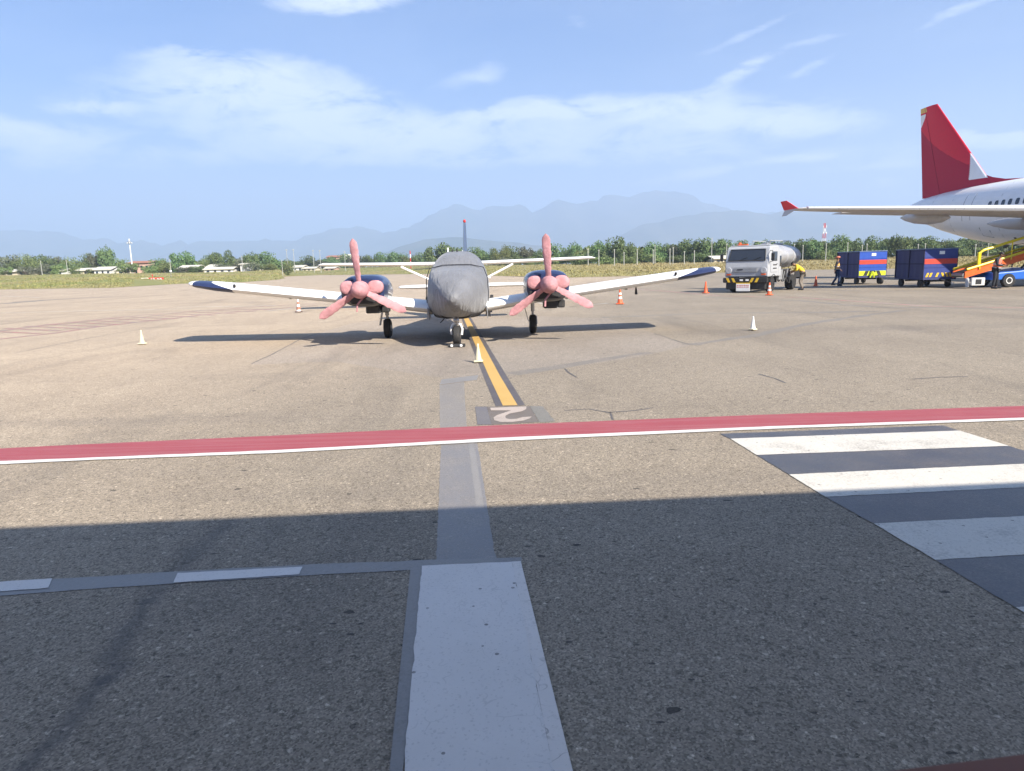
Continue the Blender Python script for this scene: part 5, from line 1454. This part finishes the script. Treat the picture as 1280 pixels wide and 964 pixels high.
VAR = []
for i, (nc, nl, lf, low, mat) in enumerate([(26, 120, .050, .18, 'leaf1'), (22, 120, .052, .14, 'leaf1'), (30, 105, .045, .10, 'leaf2'), (18, 130, .055, .22, 'leaf1'), (24, 120, .05, .08, 'leaf3'), (16, 120, .06, .06, 'leaf2')]):
    cm_, cl = make_crown(100 + i, nc, nl, lf, low); cm_.materials.append(M[mat]); VAR.append((cm_, make_trunk(cl, i, low)))


def tree(px, ytop, Y, wpx, var, label, group='trees beyond the airfield grass', shrub=False):
    d = ray(px, ytop); a = d.x / d.y
    top = pz(px, ytop, Y); zb = field_point(a, Y).z - .2
    H = max(1.2, top.z - zb) / .98; Wd = wpx * Y / FPX * .5 / .98
    nm = 'shrub' if shrub else 'tree'
    t_ = empty(nm, (a * Y, Y, zb), random.uniform(0, 6.28), label, 'shrub' if shrub else 'tree', group)
    t_.scale = (Wd, Wd, H)
    for me, n_ in ((VAR[var][0], 'crown'), (VAR[var][1], 'trunk')):
        o = bpy.data.objects.new(n_, me); col.objects.link(o); o.parent = t_
    return t_


ORD = ['first', 'second', 'third', 'fourth', 'fifth', 'sixth', 'seventh', 'eighth', 'ninth', 'tenth', 'eleventh', 'twelfth', 'thirteenth', 'fourteenth', 'fifteenth', 'sixteenth', 'seventeenth', 'eighteenth', 'nineteenth', 'twentieth', 'twenty-first', 'twenty-second', 'twenty-third', 'twenty-fourth']
SEG = [('in the group left of the tall mast', [(6, 321, 230, 34, 4), (34, 318, 225, 26, 2), (52, 320, 235, 30, 0), (70, 323, 240, 26, 4), (88, 322, 230, 28, 2), (106, 321, 240, 26, 1), (122, 318, 230, 24, 4), (135, 313, 225, 24, 3), (150, 323, 240, 22, 2), (20, 329, 215, 26, 1), (60, 331, 210, 26, 4), (80, 332, 212, 24, 1), (100, 331, 215, 22, 0)]),
       ('between the tall mast and the left propeller', [(196, 326, 235, 28, 1), (213, 325, 230, 24, 2), (229, 316, 225, 32, 0), (248, 323, 238, 24, 2), (262, 322, 242, 22, 1), (277, 315, 220, 30, 0), (298, 323, 240, 24, 4), (318, 319, 225, 26, 3), (336, 318, 228, 32, 1), (352, 325, 232, 24, 2), (364, 327, 315, 24, 0), (382, 322, 318, 26, 1), (398, 326, 320, 24, 4), (412, 322, 322, 24, 0), (428, 320, 318, 26, 1)]),
       ('between the left propeller and the grey cover', [(445, 321, 315, 22, 4), (462, 321, 315, 20, 3), (478, 318, 300, 24, 1), (494, 316, 295, 26, 0), (512, 319, 290, 26, 2), (528, 318, 285, 22, 1), (548, 308, 215, 34, 3), (566, 309, 215, 32, 0)]),
       ('between the grey cover and the right propeller', [(594, 312, 215, 26, 1), (610, 313, 210, 26, 0), (624, 308, 205, 24, 2), (640, 311, 210, 26, 1), (656, 311, 212, 24, 4), (672, 313, 215, 22, 0)]),
       ('between the right propeller and the fuel truck', [(694, 308, 205, 26, 1), (710, 311, 208, 22, 0), (722, 307, 200, 22, 3), (735, 312, 205, 20, 1), (750, 303, 175, 30, 0), (768, 301, 172, 34, 1), (785, 305, 175, 26, 0), (802, 307, 178, 26, 2), (818, 306, 175, 26, 1), (832, 306, 178, 24, 0), (846, 308, 175, 22, 4), (860, 303, 172, 28, 1), (876, 303, 170, 28, 3), (892, 299, 168, 32, 0), (906, 304, 172, 24, 1)]),
       ('between fuel truck and bright blue cart', [(922, 305, 168, 26, 1), (938, 302, 165, 28, 0), (956, 304, 168, 26, 3), (972, 305, 170, 24, 1), (988, 303, 165, 26, 0), (1004, 303, 165, 26, 1), (1020, 302, 162, 26, 3), (1036, 301, 162, 28, 0)]),
       ('behind the bright blue baggage cart', [(1050, 298, 158, 30, 1), (1066, 300, 160, 26, 0), (1080, 301, 162, 24, 2), (1094, 299, 158, 28, 1), (1108, 300, 160, 26, 0)]),
       ('behind the dark cart and belt loader', [(1122, 298, 156, 28, 3), (1136, 300, 158, 26, 1), (1150, 299, 158, 28, 0), (1166, 299, 156, 28, 1), (1182, 300, 158, 26, 2), (1196, 300, 156, 26, 0), (1210, 302, 156, 26, 1), (1226, 303, 156, 26, 4), (1242, 302, 155, 26, 0), (1258, 302, 155, 26, 1), (1274, 300, 155, 28, 3), (1292, 300, 155, 28, 0)])]
for where, lst in SEG:
    lst = sorted(lst)
    for i, (px, yt_, Y, w_, v_) in enumerate(lst):
        tree(px, yt_, Y, w_ * 1.12, v_, '%s tree from the left %s' % (ORD[i], where))
# low shrubs at the foot of the tree line
for side, x0, x1, n in (('left', 8, 340, 16), ('right', 600, 1290, 23)):
    for i in range(n):
        px = x0 + (x1 - x0) * (i + random.uniform(-.2, .2)) / (n - 1)
        Yb = (205 if px < 480 else 190 if px < 700 else 160) + random.uniform(-6, 6)
        d = ray(px, 330); a = d.x / d.y; zb = field_point(a, Yb).z
        t_ = empty('shrub', (a * Yb, Yb, zb - .2), random.uniform(0, 6.28), '%s low green shrub from the left at the foot of the %s-hand trees' % (ORD[i], side), 'shrub', 'shrubs at the foot of the trees')
        w_ = random.uniform(2.2, 3.4); t_.scale = (w_, w_, random.uniform(1.6, 2.7))
        me = VAR[random.choice((4, 5, 2, 0))]
        for m_, n_ in ((me[0], 'crown'), (me[1], 'trunk')):
            o = bpy.data.objects.new(n_, m_); col.objects.link(o); o.parent = t_
# darker far wood that closes the gaps between the trees
mb = MB(); rnd = random.Random(5)
for i in range(13000):
    px = rnd.uniform(-60, 1340); Y = rnd.uniform(325, 350) if 345 < px < 540 else rnd.uniform(255, 300) if px < 480 else rnd.uniform(225, 265) if px < 720 else rnd.uniform(185, 215)
    a = ray(px, 330).x / ray(px, 330).y; zb = field_point(a, Y).z
    hh_ = (5.4 if px < 480 else 5.4 if px < 720 else 5.9) * (.72 + .28 * mnoise.noise(Vector((px * .03, 2, 0))))
    p = Vector((a * Y, Y, zb + hh_ * rnd.random() ** .8)); n_ = Vector((rnd.gauss(0, 1), rnd.gauss(0, 1) - 1, rnd.gauss(0, 1))).normalized()
    u_ = n_.orthogonal().normalized(); v_ = n_.cross(u_); s_ = rnd.uniform(.3, .7)
    mb.add([p - u_ * s_, p - v_ * s_ * .7, p + u_ * s_, p + v_ * s_ * .7], [(0, 1, 2, 3)])
tag(mb.build('far_wood', M['leaf1']), 'far green wood that reads as one mass behind the tree rows', 'wood', kind='stuff')

# ------------------------------------------------------------------ poles, masts, sign
def stand(px, ytop, Y, name, label, cat, group, build):
    a = ray(px, ytop); a = a.x / a.y; zb = field_point(a, Y).z - .1; h = pz(px, ytop, Y).z - zb
    t_ = empty(name, (a * Y, Y, zb), 0, label, cat, group); build(t_, h); return t_
def pole_b(t_, h):
    q = MB(); q.tube([(0, 0, 0), (0, 0, h)], [.085, .06], 8); q.build('post', M['concrete'], t_)
    q = MB(); q.box((0, 0, h - .15), (.3, .07, .07)); q.build('crossbar', M['concrete'], t_)
pl = [(735, 311, 138), (748.5, 312, 136), (768, 311.5, 132), (780, 315, 136), (796.5, 311.5, 134), (816.5, 312, 136), (818.8, 306, 150), (837.5, 310.5, 136), (841.5, 309, 140), (855.5, 314, 138), (868, 313, 138), (890, 297, 150), (908.5, 304.5, 140),
      (993, 305, 138), (1004, 306, 140), (1033, 304, 138), (1060, 303, 138), (1078, 306, 140), (1084, 304.5, 138), (1148, 305, 138), (1157, 304, 138), (1220, 305, 138), (1236, 304, 138)]
for i, (px, yt_, Y) in enumerate(sorted(pl)):
    stand(px, yt_, Y, 'concrete_pole', '%s thin pale pole from the left along the right-hand field edge' % ORD[min(i, 23)], 'pole', 'pale poles along the field edge', pole_b)
for i, (px, yt_, Y) in enumerate([(50.5, 326, 190), (212, 324, 190), (82.5, 325, 192), (302, 320, 190), (352, 325, 195)]):
    stand(px, yt_, Y, 'concrete_pole', '%s thin pale pole from the left among the left-hand trees' % ORD[sorted([50.5, 212, 82.5, 302, 352]).index(px)], 'pole', 'pale poles among the left trees', pole_b)


def mast_b(t_, h):
    q = MB(); q.tube([(0, 0, 0), (0, 0, h * .97)], [.22, .15], 10); m_ = q.build('pole', M['white'], t_)
    q = MB(); q.lathe([(.2, 0), (.6, .1), (.6, .3), (.2, .8)], (0, 0, h * .84), 'Z', 14); hd_ = q.build('lamp_ring', M['grey_metal'], t_)
    for k_ in range(6):
        a = k_ * 1.047; q = MB(); q.bbox((.75 * math.cos(a), .75 * math.sin(a), h * .84 + .1), (.3, .3, .3), .05); q.build('lamp', M['white'], hd_)
stand(161, 297, 230, 'lighting_mast', 'tall white mast with a ring of lamps rising above the left trees', 'mast', None, mast_b)


def tele_b(t_, h):
    def leg_(s1, s2):
        q = MB()
        for k_ in range(7):
            z0, z1 = h * k_ / 7, h * (k_ + 1) / 7; w0, w1 = .8 * (1 - .75 * k_ / 7), .8 * (1 - .75 * (k_ + 1) / 7)
            q.tube([(s1 * w0, s2 * w0, z0), (s1 * w1, s2 * w1, z1)], .05, 5, mi=k_ % 2)
        q.build('tower_leg', [M['red'], M['white']], t_)
    for s1 in (-1, 1):
        for s2 in (-1, 1): leg_(s1, s2)
    for k_ in range(7):
        z0, z1 = h * k_ / 7, h * (k_ + 1) / 7; w0, w1 = .8 * (1 - .75 * k_ / 7), .8 * (1 - .75 * (k_ + 1) / 7)
        for a, b_ in (((-1, -1), (1, -1)), ((1, -1), (1, 1)), ((1, 1), (-1, 1)), ((-1, 1), (-1, -1))):
            q = MB(); q.tube([(a[0] * w0, a[1] * w0, z0), (b_[0] * w1, b_[1] * w1, z1)], .04, 4); q.build('brace', M['red'] if k_ % 2 == 0 else M['white'], t_)
    for z_, x_ in ((.9, -.45), (.9, .45), (.72, .55), (.72, -.55), (.8, 0)):
        q = MB(); q.bbox((x_, -.3, h * z_), (.2, .15, .8), .05); q.build('antenna', M['white'], t_)
stand(1031, 279, 240, 'telecom_tower', 'red and white lattice telecom tower above the trees right of the fuel truck', 'tower', None, tele_b)
def rwp(t_, h):
    for k_ in range(5):
        q = MB(); q.tube([(0, 0, h * k_ / 5), (0, 0, h * (k_ + 1) / 5)], .16, 7); q.build('pole_segment', M['red'] if k_ % 2 == 0 else M['white'], t_)
stand(512.5, 313.5, 232, 'striped_mast', 'thin red and white striped mast just left of the grey cover', 'mast', None, rwp)
def flood(t_, h):
    q = MB(); q.tube([(0, 0, 0), (0, 0, h)], [.12, .08], 7); q.build('pole', M['concrete'], t_)
    q = MB(); q.bbox((0, 0, h), (.7, .2, .25), .05); q.build('floodlight', M['concrete'], t_)
for i, px in enumerate((358, 366.5, 391, 399.5, 430.5)):
    stand(px, 312.5 if i in (0, 1) else 313.5 if i < 4 else 315, 262, 'floodlight_pole', '%s tall thin floodlight pole from the left near the left propeller' % ORD[i], 'light pole', 'floodlight poles over the left trees', flood)

# runway designation sign at the grass edge
sp_ = at(193.5, 354.5); sgn = empty('airfield_sign', (sp_.x, sp_.y - .6, 0), R(8), 'low airfield sign reading A 02-20 in white and red at the grass edge', 'sign')
sk = sp_.y / FPX
def panel(x0, x1, z0, z1, mat, name='panel', y=0, d=.25):
    q = MB(); q.bbox(((x0 + x1) / 2, y, (z0 + z1) / 2), (x1 - x0, d, z1 - z0), .03); return q.build(name, mat, sgn)
W_ = 25.5 * sk; H_ = 6.6 * sk; zb = .5 * sk
p_a = panel(-W_ / 2, -W_ / 2 + W_ * .32, zb, zb + H_, M['sign_cream']); p_b = panel(-W_ / 2 + W_ * .325, W_ / 2, zb, zb + H_, M['sign_red'])
def txt(s, x, z, size, mat, parent, name='lettering'):
    cu = bpy.data.curves.new(name, 'FONT'); cu.body = s; cu.size = size; cu.align_x = 'CENTER'; cu.align_y = 'CENTER'; cu.extrude = .02; cu.offset = .02
    o = bpy.data.objects.new(name, cu); cu.materials.append(mat); col.objects.link(o); o.parent = parent
    dg_ = bpy.context.evaluated_depsgraph_get(); me = bpy.data.meshes.new_from_object(o.evaluated_get(dg_)); bpy.data.objects.remove(o)
    me.materials.clear(); me.materials.append(mat)
    o = bpy.data.objects.new(name, me); col.objects.link(o); o.parent = parent
    o.location = (x, -.17, z); o.rotation_euler = (math.pi / 2, 0, 0); return o
txt('A', -W_ / 2 + W_ * .165, zb + H_ * .5, H_ * .85, M['black'], p_a)
txt('02-20', W_ * .165, zb + H_ * .5, H_ * .88, M['white'], p_b)
fr = MB(); x0, x1 = -W_ / 2 + W_ * .06, -W_ / 2 + W_ * .27
for (a, b_) in (((x0, zb + H_ * .12), (x1, zb + H_ * .12)), ((x0, zb + H_ * .88), (x1, zb + H_ * .88)), ((x0, zb + H_ * .12), (x0, zb + H_ * .88)), ((x1, zb + H_ * .12), (x1, zb + H_ * .88))):
    q = MB(); q.tube([(a[0], -.14, a[1]), (b_[0], -.14, b_[1])], .035, 4); q.build('letter_border', M['black'], p_a)
for x_ in (-.4, 0, .4):
    q = MB(); q.tube([(x_ * W_, 0, -.02), (x_ * W_, 0, zb + .05)], .06, 6); q.build('leg', M['metal'], sgn)
q = MB(); q.tube([(-.2, .6, 0), (-.2, .6, zb + H_ * 1.45)], .05, 6); q.build('light_post', M['red'], sgn)
q = MB(); q.ellipsoid((-.2, .6, zb + H_ * 1.45), (.12, .12, .16)); q.build('light', M['red'], sgn)
mk = empty('ball_marker', tuple(at(213.3, 339.5, 2.0)), 0, 'small white ball marker on a stake in the grass right of the airfield sign', 'marker')
mk.location.z = field_point(mk.location.x / mk.location.y, mk.location.y).z if mk.location.y < 430 else 1.0
pm_ = pz(213.3, 339.2, 150); mk.location = (pm_.x, 150, field_point(pm_.x / 150, 150).z)
q = MB(); q.ellipsoid((0, 0, pm_.z - mk.location.z), (.26, .26, .26)); q.build('ball', M['white'], mk, smooth=True)
q = MB(); q.tube([(0, 0, 0), (0, 0, pm_.z - mk.location.z)], .04, 6); q.build('stake', M['metal'], mk)

# ------------------------------------------------------------------ houses and sheds
def house(px0, px1, ytop, Y, label, wall='wall_cream', roof='roof_pale', rh=.35, depth=6, group='low houses beyond the grass', wins=3):
    a0 = ray(px0, ytop); a1 = ray(px1, ytop); x0, x1 = a0.x / a0.y * Y, a1.x / a1.y * Y
    zb = field_point((x0 + x1) / 2 / Y, min(Y, 425)).z - .3; top = pz((px0 + px1) / 2, ytop, Y).z
    H = max(1.6, top - zb); wd = x1 - x0
    t_ = empty('house', ((x0 + x1) / 2, Y, zb), R(random.uniform(-8, 8)), label, 'house', group)
    hw_ = H * (1 - rh)
    q = MB(); q.box((0, depth / 2, hw_ / 2), (wd, depth, hw_)); wl = q.build('wall', M[wall], t_)
    q = MB(); q.prism([(-.5, hw_ - .02), (depth / 2, H), (depth + .5, hw_ - .02), (depth + .5, hw_ + .12), (depth / 2, H + .14), (-.5, hw_ + .12)], 'X', -wd / 2 - .4, wd / 2 + .4); q.build('roof', M[roof], t_)
    for k_ in range(wins):
        x_ = -wd / 2 + wd * (k_ + .5) / wins
        if k_ == 1:
            q = MB(); q.box((x_, -.02, hw_ * .40), (wd / wins * .32, .06, hw_ * .8)); q.build('door', M['dark'], t_)
        else:
            q = MB(); q.box((x_, -.02, hw_ * .55), (wd / wins * .4, .06, hw_ * .42)); q.build('window', M['glass'], t_)
    return t_
house(-30, 37, 337.5, 205, 'pale house with a long cream roof at the far left edge of the picture', wall='wall_cream', wins=4)
house(71, 78, 336.5, 208, 'tiny cream shed between trees on the left', wall='wall_white', wins=1)
house(95, 117, 335.5, 208, 'long cream wall house left of the tall mast', wall='wall_cream', wins=3)
house(117, 138, 334, 206, 'white low house with two dark openings left of the tall mast', wall='wall_white', wins=3)
house(145, 155, 334.5, 205, 'small gabled cream house just left of the mast foot', wall='wall_cream', wins=1)
house(158, 187, 326.5, 250, 'tall pink walled building with a red roof at the foot of the mast', wall='wall_pink', roof='roof_tile', rh=.15, wins=4, depth=10)
house(223, 245, 332, 206, 'cream roofed shed right of the airfield sign', wall='wall_cream', wins=2)
house(258, 268, 331, 206, 'small cream house beside the large bushy tree', wall='wall_cream', wins=1)
house(256, 290, 336, 202, 'low white sheds under the large bushy tree', wall='wall_white', wins=4)
house(300, 306, 329.5, 204, 'narrow white block behind the left wing tip', wall='wall_white', rh=.1, wins=1)
house(317, 336, 332, 262, 'white house with a flat pale roof beyond the far taxiway', wall='wall_white', wins=3)
house(336, 345, 333.5, 262, 'small cream annex beside the white flat-roofed house', wall='wall_cream', wins=1)
house(365, 378, 332, 285, 'white shed with a bright roof left of the left propeller', wall='wall_white', wins=2)
house(378, 394, 334, 284, 'cream shed with three openings left of the left propeller', wall='wall_cream', wins=3)
house(405, 418, 334.5, 280, 'low pink wall hut under the far wing tip', wall='wall_pink', wins=2)
house(408, 424, 319.5, 345, 'pink building high behind the trees near the left propeller', wall='wall_pink', roof='roof_tile', rh=.12, wins=3, depth=12)
house(893, 912, 323.5, 150, 'low cream wall hut just left of the fuel truck', wall='wall_cream', wins=2)
house(430, 438, 318, 345, 'small white church front beside the left propeller', wall='wall_white', rh=.5, wins=1, depth=8)

# ------------------------------------------------------------------ window ledge the picture is taken over
lp = at(1168, 952, 1.235)
lg = MB(); rs_ = []
d1 = at(1285, 926, 1.235); d0 = at(1040, 956, 1.235); dv = (d1 - d0).normalized()
for k_ in (-.25, 0, .4, .8):
    p = d0 + dv * k_; n_ = Vector((-dv.y, dv.x, 0))
    rs_.append([p + Vector((0, 0, -.012)) , p + n_ * -.012, p + n_ * -.40, p + n_ * -.40 + Vector((0, 0, -.05)), p + Vector((0, 0, -.05)) + n_ * -.01])
lg.loft(rs_); tag(lg.build('window_ledge', M['sill'], smooth=False), 'blurred red-brown window ledge cutting into the lower right corner', 'window ledge')
